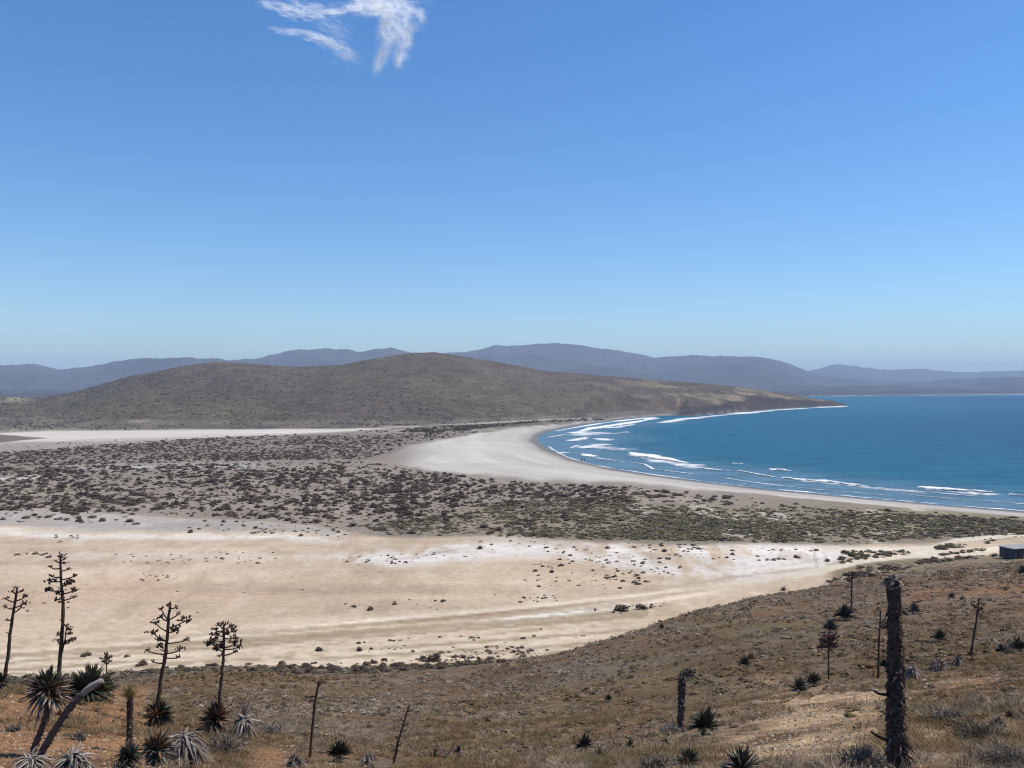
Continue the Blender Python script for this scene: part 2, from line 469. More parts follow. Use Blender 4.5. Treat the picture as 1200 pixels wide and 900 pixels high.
    # foot of the hillside
    foot = smooth(-2.5, 2.5, pw - L([(-300, 806), (0, 800), (250, 789), (420, 787), (560, 782), (660, 775), (760, 760), (900, 720), (1200, 700)], px))
    c = mix(c, (.145, .115, .075), foot)
    # sandy beach and the wet sand
    bm = beach_mask(px, py + w2 * 2.5, sd)
    bsoft = (sd > -8) * smooth(-2, 4.5, L(BEACH_OUT, px) - py + 9 * w1 + 7 * w2) * smooth(425, 520, px + 60 * w1) * smooth(-1.5, 2, py - L(BEACH_TOP, px) + 5 * w2)
    bsoft = np.where((px > 745) & (py < 520), bm * 1., bsoft)
    c = mix(c, (.48, .445, .385), bsoft)
    along = np.arctan2(Y - 420, X - 150) * 140
    bands = fbm(sd / 5.5, along / 45, 4, 106) - .5
    c = c * (1 + .45 * (bands * bsoft)[:, None])
    pink = bm * .5 * smooth(4, 16, sd) * (1 - smooth(16, 30, sd))
    c = mix(c, (.40, .36, .315), pink)
    wet = smooth(-2, 0, sd + 3) * (1 - smooth(2.5, 5.5, sd + w2 * 3)) * (Y < 900)
    damp = smooth(-2, 0, sd + 3) * (1 - smooth(4, 15, sd + w2 * 3)) * (Y < 900)
    c = mix(c, (.30, .275, .245), damp * .75)
    c = mix(c, (.15, .138, .125), wet * .9)
    return np.clip(c, .01, .9), bm


def paint_hillside(X, Y, px, py):
    w1 = fbm(X / 4.5, Y / 4.5, 4, 201) - .5
    w2 = fbm(X / 1.2, Y / 1.2, 4, 202) - .5
    w3 = fbm(X / 14, Y / 14, 3, 203) - .5
    c = np.tile(np.array([.138, .086, .045]), (len(px), 1)) * (1 + .5 * w1[:, None] + .4 * w3[:, None])
    c = mix(c, (.155, .122, .088), smooth(.02, .16, w1) * .8)
    c = mix(c, (.125, .10, .042), .75 * np.clip(blob(px, py, 900, 740, 70, 16) + blob(px, py, 640, 838, 60, 14) + blob(px, py, 395, 822, 50, 10) + blob(px, py, 790, 795, 80, 16), 0, 1) * smooth(-.2, .1, w2))
    org = np.clip(1.3 * smooth(200, 165, px) * smooth(798, 815, py) + blob(px, py, 315, 888, 28, 24) + .8 * blob(px, py, 230, 880, 50, 16)
                  + .7 * blob(px, py, 1130, 800, 55, 12) + .7 * blob(px, py, 1170, 690, 70, 10) + .6 * blob(px, py, 1080, 695, 40, 8) + .5 * blob(px, py, 1150, 840, 70, 30), 0, 1)
    c = mix(c, (.26, .140, .066), org * smooth(-.3, .05, w1 + w2 * .6))
    tan = np.clip(1.2 * blob(px, py, 965, 862, 90, 40) + blob(px, py, 1000, 820, 80, 12) + .8 * blob(px, py, 1130, 870, 70, 18) + .9 * blob(px, py, 885, 880, 60, 18) + .5 * blob(px, py, 890, 800, 30, 8), 0, 1)
    c = mix(c, (.50, .34, .19), tan * smooth(-.28, .05, w2 + w1 * .5))
    c = mix(c, (.52, .45, .36), .8 * smooth(.17, .24, w2) * smooth(700, 640, py - 200 * (px < 0)))
    return np.clip(c, .01, .8)


is_near = (Y < 186) & (ZZ > 3.0 + .6 * (fbm(X / 9, Y / 9, 3, 7) - .5)) & (z_near(X, Y) > 2.2)
colr, is_beach = paint_plain(X, Y, SD)
hs = paint_hillside(X, Y, PX, PYA)
bl = smooth(2.5, 3.5, ZZ + 1.0 * (fbm(X / 5, Y / 5, 3, 8) - .5)) * (Y < 186) * (z_near(X, Y) > 1.5)
colr = mix(colr, (0, 0, 0), bl) + hs * bl[:, None]
# headland colours
is_hill = (Y > 590) & (Y < 2700) & (ZZ > 3.2)
hh = np.tile(np.array([.102, .083, .060]), (len(X), 1))
n1 = fbm(X / 120, Y / 160, 4, 301) - .5; n2 = fbm(X / 22, Y / 30, 4, 302) - .5
hh = mix(hh, (.110, .098, .060), smooth(-.05, .2, n1) * .7)
hh = mix(hh, (.108, .080, .066), smooth(.0, .25, -n1) * .6)
hh = hh * (1 + .6 * n2[:, None])
lite = smooth(800, 880, PX) * smooth(1150, 1000, Y + 0) * .45 + smooth(640, 800, PX) * smooth(.02, .14, n2) * .5
hh = mix(hh, (.26, .20, .13), np.clip(lite, 0, 1) * smooth(-.1, .1, n2 + n1 * .3))
hh = mix(hh, (.40, .33, .22), .6 * blob(PX, PYA, 18, 468, 18, 3))
rocky = smooth(775, 800, PX) * (1 - smooth(14, 26, SD + 16 * n2)) * (SD > 0)
hh = mix(hh, (.050, .038, .034), np.clip(rocky * 1.2, 0, 1) * .95)
hb = np.maximum(smooth(2.6, 5., ZZ) * (Y > 590), smooth(780, 800, PX) * (Y > 790) * (Y < 2700) * (ZZ > .25))
colr = colr * (1 - hb[:, None]) + hh * hb[:, None]
is_mount = (Y >= 2700)
mm = np.tile(np.array([.062, .062, .070]), (len(X), 1)) * (1 + .5 * (fbm(X / 300, Y / 300, 4, 303) - .5)[:, None])
mm = mix(mm, (.16, .15, .14), (SD < 12) * .9 * (SD > 0))
colr[Y > 1750] = mm[Y > 1750]
far_beach = (Y > 1900) & (SD < 12) & (SD > -5)
colr[far_beach] = (.20, .18, .165)

# vertex normals of the whole sheet, so that the pieces join without a seam
P = np.stack([X, Y, ZZ], 1).reshape(nr, nc, 3)
du = np.gradient(P, axis=1); dv = np.gradient(P, axis=0)
NRM = np.cross(du.reshape(-1, 3), dv.reshape(-1, 3)); NRM /= np.linalg.norm(NRM, axis=1)[:, None]
idx = np.arange(nr * nc).reshape(nr, nc)
quads = np.stack([idx[:-1, :-1], idx[:-1, 1:], idx[1:, 1:], idx[1:, :-1]], -1).reshape(-1, 4)
cls = np.where(is_mount, 4, np.where(is_hill, 3, np.where(is_near, 1, np.where(is_beach, 2, 0))))
qc = cls[quads[:, 0]]
drop = (SD[quads].max(1) < -60)
names = {0: ('dry_flats', M_flats), 1: ('hillside', M_hillside), 2: ('beach', M_beach), 3: ('hill', M_hill), 4: ('mountains', M_mount)}
Pf = P.reshape(-1, 3)
for k, (nm, mat) in names.items():
    q = quads[(qc == k) & ~drop]
    used, inv = np.unique(q, return_inverse=True)
    mb = MB(); mb.add(Pf[used], inv.reshape(-1, 4), colr[used])
    o = mb.build(nm, mat, normals=NRM[used])
    o['kind'] = 'structure'

# ------------------------------------------------------------------ water
wc = np.concatenate([np.arange(610, 1500, 3.0), np.linspace(1500, 5200, 60)])
wp = np.concatenate([np.arange(720, 470, -.8), np.arange(470, 453.0, -.35)])
wy = H * F / (wp - 450)
U2, Y2 = np.meshgrid((wc - 600) / F, wy)
X2 = (U2 * Y2).ravel(); Y2 = Y2.ravel()
sd2 = shore_sd(X2, Y2)
nw1 = fbm(X2 / 60, Y2 / 60, 3, 401) - .5
deep = np.maximum(smooth(8, 75, -sd2 + 40 * nw1 * smooth(0, 40, -sd2)), smooth(500, 800, Y2))
shallow = np.array([.095, .175, .235]); mid = np.array([.007, .096, .158]); dp = np.array([.004, .054, .122])
wcol = shallow[None] * (1 - deep[:, None]) + mid[None] * deep[:, None]
d2 = smooth(60, 420, -sd2 + 60 * nw1)
wcol = wcol * (1 - d2[:, None]) + dp[None] * d2[:, None]
ii = np.arange(len(X2)).reshape(len(wp), len(wc))
wq = np.stack([ii[:-1, :-1], ii[:-1, 1:], ii[1:, 1:], ii[1:, :-1]], -1).reshape(-1, 4)
wq = wq[sd2[wq].min(1) < 4]
used, inv = np.unique(wq, return_inverse=True)


def water_mat():
    m = bpy.data.materials.new('sea_water'); m.use_nodes = True
    n = N(m)
    out = n.new('ShaderNodeOutputMaterial'); b = n.new('ShaderNodeBsdfPrincipled')
    n.link(b.outputs[0], out.inputs[0])
    a = n.new('ShaderNodeAttribute', attribute_name='Col'); tc = n.new('ShaderNodeTexCoord')
    v = tc.outputs['Object']
    mp = n.new('ShaderNodeMapping'); n.link(v, mp.inputs[0]); mp.inputs['Scale'].default_value = (.05, .16, .1); mp.inputs['Rotation'].default_value = (0, 0, .25)
    big = n.noise(mp.outputs[0], 1., 5, .6)
    fine = n.noise(v, .5, 4, .6)
    f = n.math('MULTIPLY_ADD', big, 1.5, .25)
    f = n.math('MULTIPLY', f, n.math('MULTIPLY_ADD', fine, .5, .75))
    mx = n.new('ShaderNodeVectorMath', operation='SCALE')
    n.link(a.outputs['Color'], mx.inputs[0]); n.link(f, mx.inputs['Scale'])
    n.link(mx.outputs[0], b.inputs['Base Color'])
    b.inputs['Roughness'].default_value = .38
    b.inputs['IOR'].default_value = 1.33
    b.inputs['Specular IOR Level'].default_value = .09
    h = n.math('ADD', n.noise(mp.outputs[0], 2.2, 5, .6), n.math('MULTIPLY', fine, .5))
    bp = n.new('ShaderNodeBump'); bp.inputs['Strength'].default_value = .8; bp.inputs['Distance'].default_value = 1.2
    n.link(h, bp.inputs['Height']); n.link(bp.outputs[0], b.inputs['Normal'])
    return m


mb = MB(); mb.add(np.stack([X2, Y2, np.zeros_like(X2)], 1)[used], inv.reshape(-1, 4), wcol[used])
mb.build('sea', water_mat())['kind'] = 'structure'


def foam_mat():
    m = bpy.data.materials.new('sea_foam'); m.use_nodes = True
    n = N(m)
    out = n.new('ShaderNodeOutputMaterial'); b = n.new('ShaderNodeBsdfPrincipled')
    a = n.new('ShaderNodeAttribute', attribute_name='Col'); tc = n.new('ShaderNodeTexCoord')
    b.inputs['Base Color'].default_value = (.80, .82, .83, 1); b.inputs['Roughness'].default_value = .9
    f = n.noise(tc.outputs['Object'], .34, 6, .75, .6)
    sep = n.new('ShaderNodeSeparateColor'); n.link(a.outputs['Color'], sep.inputs[0])
    al = n.math('ADD', f, n.math('MULTIPLY_ADD', sep.outputs[0], 1.1, -1.0))
    al = n.math('MULTIPLY', al, 2.4, clamp=True)
    tr = n.new('ShaderNodeBsdfTransparent'); mx = n.new('ShaderNodeMixShader')
    n.link(al, mx.inputs[0]); n.link(tr.outputs[0], mx.inputs[1]); n.link(b.outputs[0], mx.inputs[2])
    n.link(mx.outputs[0], out.inputs[0])
    return m


# breaking waves: (points as seen, thickness as seen, height m, density)
WAVES = [
    ([(738, 530), (752, 533), (775, 537), (806, 543)], [3.5, 5.5, 6.5, 2.5], .9, 1.0),
    ([(690, 534), (696, 536), (720, 540), (755, 544), (766, 550), (800, 554), (815, 556)], [1.2] * 7, .3, .85),
    ([(793, 544.5), (804, 545.5), (814, 546.5)], [1.6, 2.2, 1.2], .5, .95),
    ([(815, 548), (830, 549.5), (846, 551)], [1.5, 2.5, 1.2], .5, .95),
    ([(850, 551), (856, 551.7)], [1, 1], .3, .9),
    ([(864, 551.5), (885, 555), (911, 560)], [1.5, 2.6, 1.4], .5, .95),
    ([(913, 559.5), (940, 562), (975, 564.5), (1000, 568), (1021, 571)], [1.6, 2.4, 4.2, 4.6, 1.6], .7, 1.0),
    ([(1021, 571), (1060, 575), (1100, 578), (1158, 583)], [1.3, 1.6, 1.6, 1.], .35, .85),
    ([(903, 549.5), (915, 550.5), (926, 552)], [1.8, 3, 1.5], .6, 1.0),
    ([(858, 543), (871, 543.5)], [1.5, 1.5], .3, .8),
    ([(1075, 570.5), (1095, 572), (1130, 574.5), (1168, 577)], [2.4, 3, 3.2, 1.5], .7, 1.0),
    ([(1183, 579.5), (1205, 581.5)], [1.8, 2], .5, .95),
    ([(1210, 574), (1290, 582)], [2.2, 2], .5, .95),
    ([(668, 517), (678, 515), (689, 512)], [2.5, 3.5, 1.6], .5, .85),
    ([(673, 508), (680, 506), (690, 503), (705, 501)], [3, 3.5, 2, 1], .5, .85),
    ([(680, 505), (695, 501.5), (728, 497), (757, 492.3), (770, 490)], [1.5, 1.5, 1.5, 1.2, 1], .4, .95),
    ([(770, 496.5), (785, 494), (800, 491.3), (825, 488.8), (852, 486), (880, 483.5), (910, 480.5), (940, 478.8), (985, 476.5), (993, 475.3)], [1.2, 1.8, 1.8, 1.5, 1.4, 1.1, 1.2, .8, .9, .6], .4, .8),
    ([(683, 526), (692, 523.5), (704, 521), (716, 522)], [4, 6, 3.5, 1], .5, .78),
    ([(686, 532), (690, 534), (697, 535)], [3.5, 3.5, 1.5], .5, .95),
    ([(700, 515.3), (708, 515), (718, 515.6)], [1.6, 2.6, 1], .4, .9),
    ([(669, 525), (678, 522)], [1.5, 1.5], .3, .8),
    ([(653, 532), (660, 530.5), (667, 531)], [1.4, 1.8, 1.], .2, .72),
    ([(728, 507), (735, 506)], [1.6, 1.2], .3, .72),
    ([(664, 509), (640, 513)], [1., .8], .2, .7),
    ([(718, 497.5), (732, 499.5)], [1., 1.], .3, .8),
    ([(729, 551), (760, 555.5), (800, 561), (850, 567.3), (900, 573), (950, 577.3), (1000, 582), (1060, 587.5), (1100, 591), (1200, 599), (1280, 606)], [1.3] * 11, .12, .74),
    ([(740, 534), (775, 541), (812, 546), (830, 546)], [4, 7, 5, 2], .1, .66),
    ([(690, 525), (705, 524), (730, 527), (750, 526)], [5, 6, 5, 2], .1, .64),
    ([(676, 511), (690, 508), (712, 507)], [4, 5, 3], .1, .66),
    ([(935, 563), (975, 567), (1030, 573), (1100, 580)], [2.5, 5, 4, 2], .1, .64),
    ([(1080, 573), (1130, 578), (1180, 580)], [3, 4, 2], .1, .66),
    ([(640, 521), (648, 527), (665, 536), (690, 543.5), (720, 549.5), (760, 555)], [1.] * 6, .1, .72),
    ([(648, 506), (672, 501.5), (705, 496), (740, 491.7), (775, 488.5)], [.9] * 5, .15, .85),
    ([(700, 501.5), (725, 500.5), (745, 497)], [1.2, 1.4, .8], .3, .8),
    ([(840, 559), (880, 565), (930, 571), (990, 576.5), (1050, 581.5)], [1.1] * 5, .2, .74),
    ([(1050, 578.5), (1110, 584), (1180, 589), (1260, 596)], [1.2] * 4, .2, .76),
    ([(868, 566), (885, 569.5)], [1., .7], .15, .8),
    ([(1060, 463.6), (1100, 463.4), (1140, 462.9), (1200, 462.1), (1300, 461.2)], [.22] * 5, .6, .75),
    ([(972, 464.3), (1000, 464.1), (1030, 463.9)], [.25] * 3, .4, .8),
]
def gaussian(v):
    k = np.exp(-np.arange(-6, 7) ** 2 / 18.); k /= k.sum()
    return np.convolve(np.pad(v, 6, 'edge'), k, 'valid')


mb = MB()
for wi, (pts, th, hgt, den) in enumerate(WAVES):
    pts = np.array(pts, float)
    t = np.linspace(0, len(pts) - 1, max(16, int(np.abs(np.diff(pts[:, 0])).sum() / 1.2)))
    px = np.interp(t, np.arange(len(pts)), pts[:, 0]); py = np.interp(t, np.arange(len(pts)), pts[:, 1]); w = np.interp(t, np.arange(len(pts)), th)
    Yw = H * F / (py - 450); Xw = (px - 600) / F * Yw
    nz = fbm(t * 3.1, t * 0 + wi, 3, 500 + wi) - .5
    wid = w * Yw ** 2 / (H * F) * (1 + 1.3 * nz) * 1.2
    K = 9
    s = np.linspace(-1, 1, K)
    e = smooth(0, .08, t / (len(pts) - 1)) * smooth(0, .08, 1 - t / (len(pts) - 1))
    prof = np.exp(-((s + .35) / .3) ** 2) * hgt + .06
    jit = fbm(t[:, None] * 5 + s[None] * .25, s[None] * .3 + wi + t[:, None] * 0, 3, 520) - .5
    tx = np.gradient(Xw); ty = np.gradient(Yw); tl = np.hypot(tx, ty); tx = tx / tl; ty = ty / tl
    sg = np.where(tx >= 0, 1., -1.)
    wid = wid * np.maximum(np.abs(tx), .3)
    off = (s[None] * .75 + jit * .4) * wid[:, None]
    Yg = Yw[:, None] + off * (tx * sg)[:, None]
    Xg = Xw[:, None] - s[None] * .75 * (gaussian(wid) * ty * sg)[:, None]
    Zg = .45 * prof[None] * e[:, None] * (1 + jit) + .06 - .14 * np.abs(s[None]) ** 4
    dd = den * (1 - np.abs(s[None]) ** 2) * (.35 + .65 * e[:, None]) + .32 * nz[:, None] * (1 - np.abs(s[None]) ** 4)
    V = np.stack([Xg, Yg, Zg], -1).reshape(-1, 3)
    ii = np.arange(len(V)).reshape(len(t), K)
    q = np.stack([ii[:-1, :-1], ii[1:, :-1], ii[1:, 1:], ii[:-1, 1:]], -1).reshape(-1, 4)
    mb.add(V, q, np.repeat(np.clip(dd, 0, 1.2).reshape(-1, 1), 3, 1))
tag(mb.build('sea_foam', foam_mat()), 'white breaking surf and foam along the curved bay', kind='stuff')


# ------------------------------------------------------------------ plants of the plain
def bush_arrays(n_leaf, leaf, seed, h=.5):
    """unit-wide low dome of small leaf clumps: (verts, quads)"""
    r = np.random.default_rng(seed)
    lob = r.uniform(-.24, .24, (5, 2)); lr = r.uniform(.2, .32, 5); lh = r.uniform(.6, 1., 5) * h
    k = r.integers(0, 5, n_leaf)
    th = r.uniform(0, 2 * np.pi, n_leaf); ph = np.arccos(r.uniform(0, 1, n_leaf)); rad = r.uniform(.6, 1.12, n_leaf) ** .5
    c = np.stack([lob[k, 0] + lr[k] * 1.0 * np.sin(ph) * np.cos(th) * rad, lob[k, 1] + lr[k] * np.sin(ph) * np.sin(th) * rad, lh[k] * np.cos(ph) * rad], 1)
    nn = np.stack([np.sin(ph) * np.cos(th), np.sin(ph) * np.sin(th), np.cos(ph)], 1) + r.normal(0, .42, (n_leaf, 3)); nn /= np.linalg.norm(nn, axis=1)[:, None]
    a = np.cross(nn, r.normal(size=(n_leaf, 3))); a /= np.linalg.norm(a, axis=1)[:, None]
    b = np.cross(nn, a)
    s1 = leaf * r.uniform(.5, 1.3, (n_leaf, 1)); s2 = leaf * r.uniform(.4, .9, (n_leaf, 1))
    V = np.stack([c - a * s1, c - b * s2, c + a * s1, c + b * s2], 1).reshape(-1, 3)
    V[:, 2] = np.maximum(V[:, 2], -.03)
    return V, np.arange(n_leaf * 4).reshape(-1, 4), r.uniform(.6, 1.45, n_leaf).repeat(4)


ZONES = [
    # polygon in the level plain, number, width as seen (min, max), colour set, name
    ([(0, 531), (110, 522), (250, 513), (400, 507), (560, 503), (560, 508), (480, 521), (430, 537), (-60, 548), (-60, 535)], 4200, (2, 5.8), 'dark', 'north'),
    ([(-60, 549), (430, 541), (480, 549), (560, 561), (650, 569), (740, 573), (740, 590), (600, 626), (430, 620), (300, 609), (150, 602), (-60, 597)], 3600, (3.2, 11), 'dark', 'belt'),
    ([(30, 552), (380, 546), (540, 566), (560, 600), (380, 606), (120, 598)], 420, (4.5, 13), 'dark', 'belt'),
    ([(560, 590), (740, 580), (900, 592), (1000, 602), (1200, 614), (1330, 622), (1330, 634), (1170, 628), (1000, 637), (800, 633), (600, 626)], 5600, (3.5, 10), 'olive', 'green'),
    ([(560, 564), (650, 569), (740, 574), (800, 579), (900, 588), (1000, 598), (1200, 610), (1330, 618), (1330, 626), (1200, 618), (1000, 607), (900, 597), (800, 590), (650, 588)], 330, (4.5, 13), 'dark', 'rim'),
    ([(420, 616), (560, 600), (760, 606), (1000, 615), (1000, 638), (800, 634), (600, 629), (450, 626)], 1300, (4, 11), 'olive', 'green'),
    ([(400, 506), (560, 498), (700, 489), (720, 490), (620, 496), (520, 507)], 800, (2, 5), 'dark', 'north'),
    ([(640, 645), (800, 650), (800, 672), (740, 688), (650, 668), (620, 660)], 130, (2.5, 8), 'brown', 'flat'),
    ([(600, 674), (740, 664), (730, 690), (620, 688)], 40, (2, 6), 'brown', 'flat'),
    ([(130, 650), (330, 645), (330, 662), (140, 660)], 75, (1.5, 5.5), 'brown', 'flat'),
    ([(400, 652), (560, 645), (560, 655), (400, 664)], 60, (2, 6), 'brown', 'flat'),
    ([(160, 672), (230, 670), (230, 680), (160, 680)], 22, (2, 5), 'brown', 'flat'),
    ([(220, 610), (420, 616), (420, 632), (220, 622)], 70, (2.5, 8), 'brown', 'flat'),
    ([(0, 596), (160, 602), (160, 616), (0, 612)], 45, (3, 12), 'brown', 'flat'),
    ([(60, 627), (100, 627), (100, 637), (60, 637)], 9, (3, 7), 'brown', 'flat'),
    ([(-10, 648), (60, 647), (60, 654), (-10, 655)], 14, (3, 12), 'brown', 'flat'),
    ([(600, 698), (665, 696), (665, 704), (600, 706)], 16, (3, 8), 'brown', 'flat'),
    ([(400, 705), (600, 695), (600, 708), (400, 716)], 16, (2, 10), 'brown', 'flat'),
    ([(690, 714), (790, 704), (790, 710), (720, 720)], 24, (3, 9), 'brown', 'flat'),
    ([(410, 752), (640, 736), (660, 746), (420, 770)], 30, (3, 9), 'dark', 'flat'),
    ([(480, 768), (700, 742), (690, 750), (500, 776)], 34, (3, 9), 'dark', 'flat'),
    ([(20, 690), (300, 690), (300, 735), (20, 760)], 22, (2, 6), 'brown', 'flat'),
    ([(0, 700), (560, 680), (560, 715), (0, 750)], 26, (1.5, 4), 'brown', 'flat'),
    ([(800, 642), (990, 644), (985, 660), (800, 656)], 55, (2.5, 8), 'brown', 'flat'),
    ([(560, 632), (820, 638), (820, 648), (560, 644)], 55, (2.5, 8), 'brown', 'flat'),
    ([(985, 646), (1060, 644), (1070, 650), (1010, 657), (985, 662)], 90, (4, 12), 'olive', 'road'),
    ([(965, 688), (1000, 665), (1080, 658), (1120, 660), (1080, 668), (1020, 690)], 120, (4, 11), 'brown', 'road'),
    ([(1095, 642), (1130, 633), (1170, 632), (1160, 638), (1100, 645)], 50, (4, 11), 'olive', 'road'),
    ([(1100, 650), (1150, 643), (1160, 646), (1105, 652)], 40, (4, 9), 'olive', 'road'),
    ([(1080, 657), (1170, 650), (1170, 656), (1085, 662)], 50, (4, 10), 'brown', 'road'),
    ([(240, 784), (440, 774), (640, 762), (650, 770), (560, 784), (420, 794), (250, 794)], 120, (3, 12), 'dark', 'foot'),
    ([(300, 788), (560, 780), (620, 778), (600, 786), (420, 798), (320, 798)], 70, (3, 15), 'brown', 'foot'),
    ([(-20, 796), (250, 786), (430, 784), (560, 778), (600, 782), (420, 800), (250, 806), (-20, 816)], 620, (3, 13), 'dark', 'foot'),
    ([(-20, 800), (250, 790), (430, 787), (580, 781), (420, 804), (250, 810), (-20, 820)], 420, (3, 12), 'olive', 'foot'),
    ([(-60, 532), (110, 523), (250, 514), (400, 508), (540, 512), (430, 540), (560, 560), (740, 575), (740, 592), (600, 627), (430, 620), (150, 603), (-60, 598)], 4800, (1.2, 4.2), 'pale', 'north'),
    ([(560, 575), (740, 577), (900, 590), (1200, 613), (1330, 620), (1330, 636), (1170, 630), (1000, 639), (800, 635), (600, 628), (450, 622)], 3000, (1.5, 5), 'pale', 'green'),
    ([(-20, 522), (240, 511), (420, 505), (430, 507), (250, 515), (0, 535)], 110, (1.5, 4), 'dark', 'north'),
    ([(-40, 470), (420, 488), (480, 499), (380, 502), (-40, 506)], 2200, (1.2, 3.4), 'dark', 'far'),
    ([(400, 484), (600, 487), (780, 484.5), (800, 482), (800, 486), (700, 489), (560, 496), (420, 500)], 500, (1.3, 3.5), 'dark', 'far'),
]
SINGLE = [  # bushes one can point at: px, py, width, height ratio, colour, label
    (375, 762, 11, .5, 'dark', 'round dark shrub standing alone on the pale flats beyond the two near agaves'),
    (165, 782, 14, .5, 'dark', 'round dark green shrub alone on the cream track between two agave stalks'),
    (102, 768, 12, .4, 'brown', 'low brown shrub on the pale track right of the tallest agave stalk'),
    (149, 770, 7, .5, 'brown', 'small brown shrub on the track above the round dark green shrub'),
    (422, 762, 8, .6, 'dark', 'dark shrub with one smaller shrub touching its left, on the pale flats'),
    (562, 643, 7, .6, 'dark', 'lone dark shrub on the white salt patch in mid flats'),
    (646, 670, 8, .5, 'dark', 'dark shrub at the left end of the scattered shrub patch on the flats'),
    (627, 669, 8, .4, 'brown', 'low shrub just outside the left edge of the scattered shrub patch'),
    (223, 625, 7, .6, 'dark', 'dark shrub where grey mud meets white salt, above the flats'),
    (934, 654, 8, .5, 'dark', 'dark shrub beside the faint wheel marks on the white salt pan'),
    (728, 715, 19, .38, 'brown', 'reddish brown low shrub mound beside the bright white track'),
    (752, 712, 16, .3, 'brown', 'flat spreading shrub right of the reddish mound beside the white track'),
    (508, 775, 22, .35, 'dark', 'wide dark shrub on the cream strip at the foot of the hillside'),
]
PAL = {'pale': [(.175, .142, .108), (.145, .115, .085), (.205, .168, .118), (.125, .098, .070)],
       'dark': [(.104, .072, .051), (.084, .060, .044), (.125, .092, .063), (.070, .053, .041)],
       'olive': [(.125, .105, .060), (.092, .074, .050), (.15, .138, .066), (.105, .084, .058), (.19, .165, .11)],
       'brown': [(.115, .080, .052), (.085, .062, .045), (.10, .082, .05), (.13, .095, .07)]}
cand = []
for (poly, n, (w0, w1), pal, zone) in ZONES:
    a = np.array(poly, float)
    got = 0
    mn, mx = a.min(0), a.max(0)
    cl = {'belt': 20., 'north': 26., 'flat': 16., 'green': 18.}.get(zone, 25.)
    while got < n:
        p = rng.uniform(mn, mx, (n * 6, 2))
        p = p[in_poly(p[:, 0], p[:, 1], a)]
        g = 28000. / (p[:, 1] - 450)
        xx_ = (p[:, 0] - 600) / F * g
        keep = .62 * fbm(xx_ / cl, g / cl / 1.6, 3, 600) + .38 * fbm(xx_ / cl / 3.2, g / cl / 4, 3, 610) + rng.uniform(-.17, .17, len(p)) > .485
        p = p[keep][:n - got]
        got += len(p)
        # widths lean to the small end and grow towards the viewer inside a zone
        wd = w0 + (w1 - w0) * rng.uniform(0, 1, len(p)) ** 1.9
        wd = wd * np.interp(p[:, 1], [mn[1], mx[1]], [.8, 1.1])
        for q, w in zip(p, wd):
            cand.append((q[0], q[1], w, rng.uniform(.26, .46) * (.7 if zone in ('green', 'rim') else 1), pal, zone, None))
for s in SINGLE:
    cand.append((s[0], s[1], s[2], s[3], s[4], 'single', s[5]))
cpx = np.array([c[0] for c in cand]); cpy = np.array([c[1] for c in cand])
cY = 28000. / (cpy - 450); cX = (cpx - 600) / F * cY
csd = shore_sd(cX, cY); cZ = zfun(cX, cY, csd)
keep = (csd > 6) & ~((beach_mask(cpx, cpy, csd)) & (rng.uniform(0, 1, len(cpx)) > .02))
score = np.array([c[2] for c in cand]) * ((cpx > 5) & (cpx < 1195)) * keep + 100 * np.array([c[6] is not None for c in cand])
order = np.argsort(-score)
solo = set(order[:298].tolist())
ZL = {'north': ('low dark scrub bush in the far thicket beyond the pale line on the plain', 'scrub bushes beyond the pale line'),
      'belt': ('dark brown dome shaped saltbush in the dense belt behind the tan flats', 'saltbushes in the dense dark belt'),
      'green': ('olive low bush in the green scrub between white flats and beach', 'olive bushes in the scrub behind the beach'),
      'rim': ('dark mounded bush on the dune rim right beside the beach sand', 'bushes on the dune rim along the beach'),
      'flat': ('small scattered brown shrub on the open salt flats', 'shrubs scattered over the open flats'),
      'road': ('low shrub beside the dirt road that leads to the shed', 'shrubs beside the dirt road'),
      'foot': ('dark rounded shrub at the foot of the hillside where the flats begin', 'shrubs along the foot of the hillside'),
      'far': ('tiny dark bush on the plain below the headland hill', 'bushes below the headland hill')}
variants = {}


def bush_mesh(pal, k, v):
    key = (pal, k, v)
    if key not in variants:
        V, q, sh = bush_arrays(380, .085, 900 + v * 7 + k, 1.0)
        mb = MB(); mb.add(V, q, np.array(PAL[pal][k])[None] * sh[:, None])
        variants[key] = mb.mesh('saltbush', M_bush, False)
    return variants[key]


low = [bush_arrays(52, .19, 800 + i, 1.0) for i in range(8)]
far_mb = MB()
for i, c in enumerate(cand):
    if not keep[i]: continue
    w = c[2] * cY[i] / F * 1.12; h = w * c[3]
    k = int(rng.integers(0, len(PAL[c[4]])))
    rot = rng.uniform(0, 6.28)
    if i in solo:
        o = bpy.data.objects.new('saltbush', bush_mesh(c[4], k, int(rng.integers(0, 3))))
        COL.objects.link(o)
        o.location = (cX[i], cY[i], cZ[i] - .05); o.rotation_euler = (0, 0, rot); o.scale = (w, w, h)
        if c[6]: tag(o, c[6], 'shrub')
        else: tag(o, ZL[c[5]][0], 'shrub', ZL[c[5]][1])
    else:
        V, q, sh = low[int(rng.integers(0, 8))]
        cs, sn = math.cos(rot), math.sin(rot)
        W = np.stack([(V[:, 0] * cs - V[:, 1] * sn) * w + cX[i], (V[:, 0] * sn + V[:, 1] * cs) * w + cY[i], V[:, 2] * h + cZ[i] - .05], 1)
        far_mb.add(W, q, np.array(PAL[c[4]][k])[None] * sh[:, None])
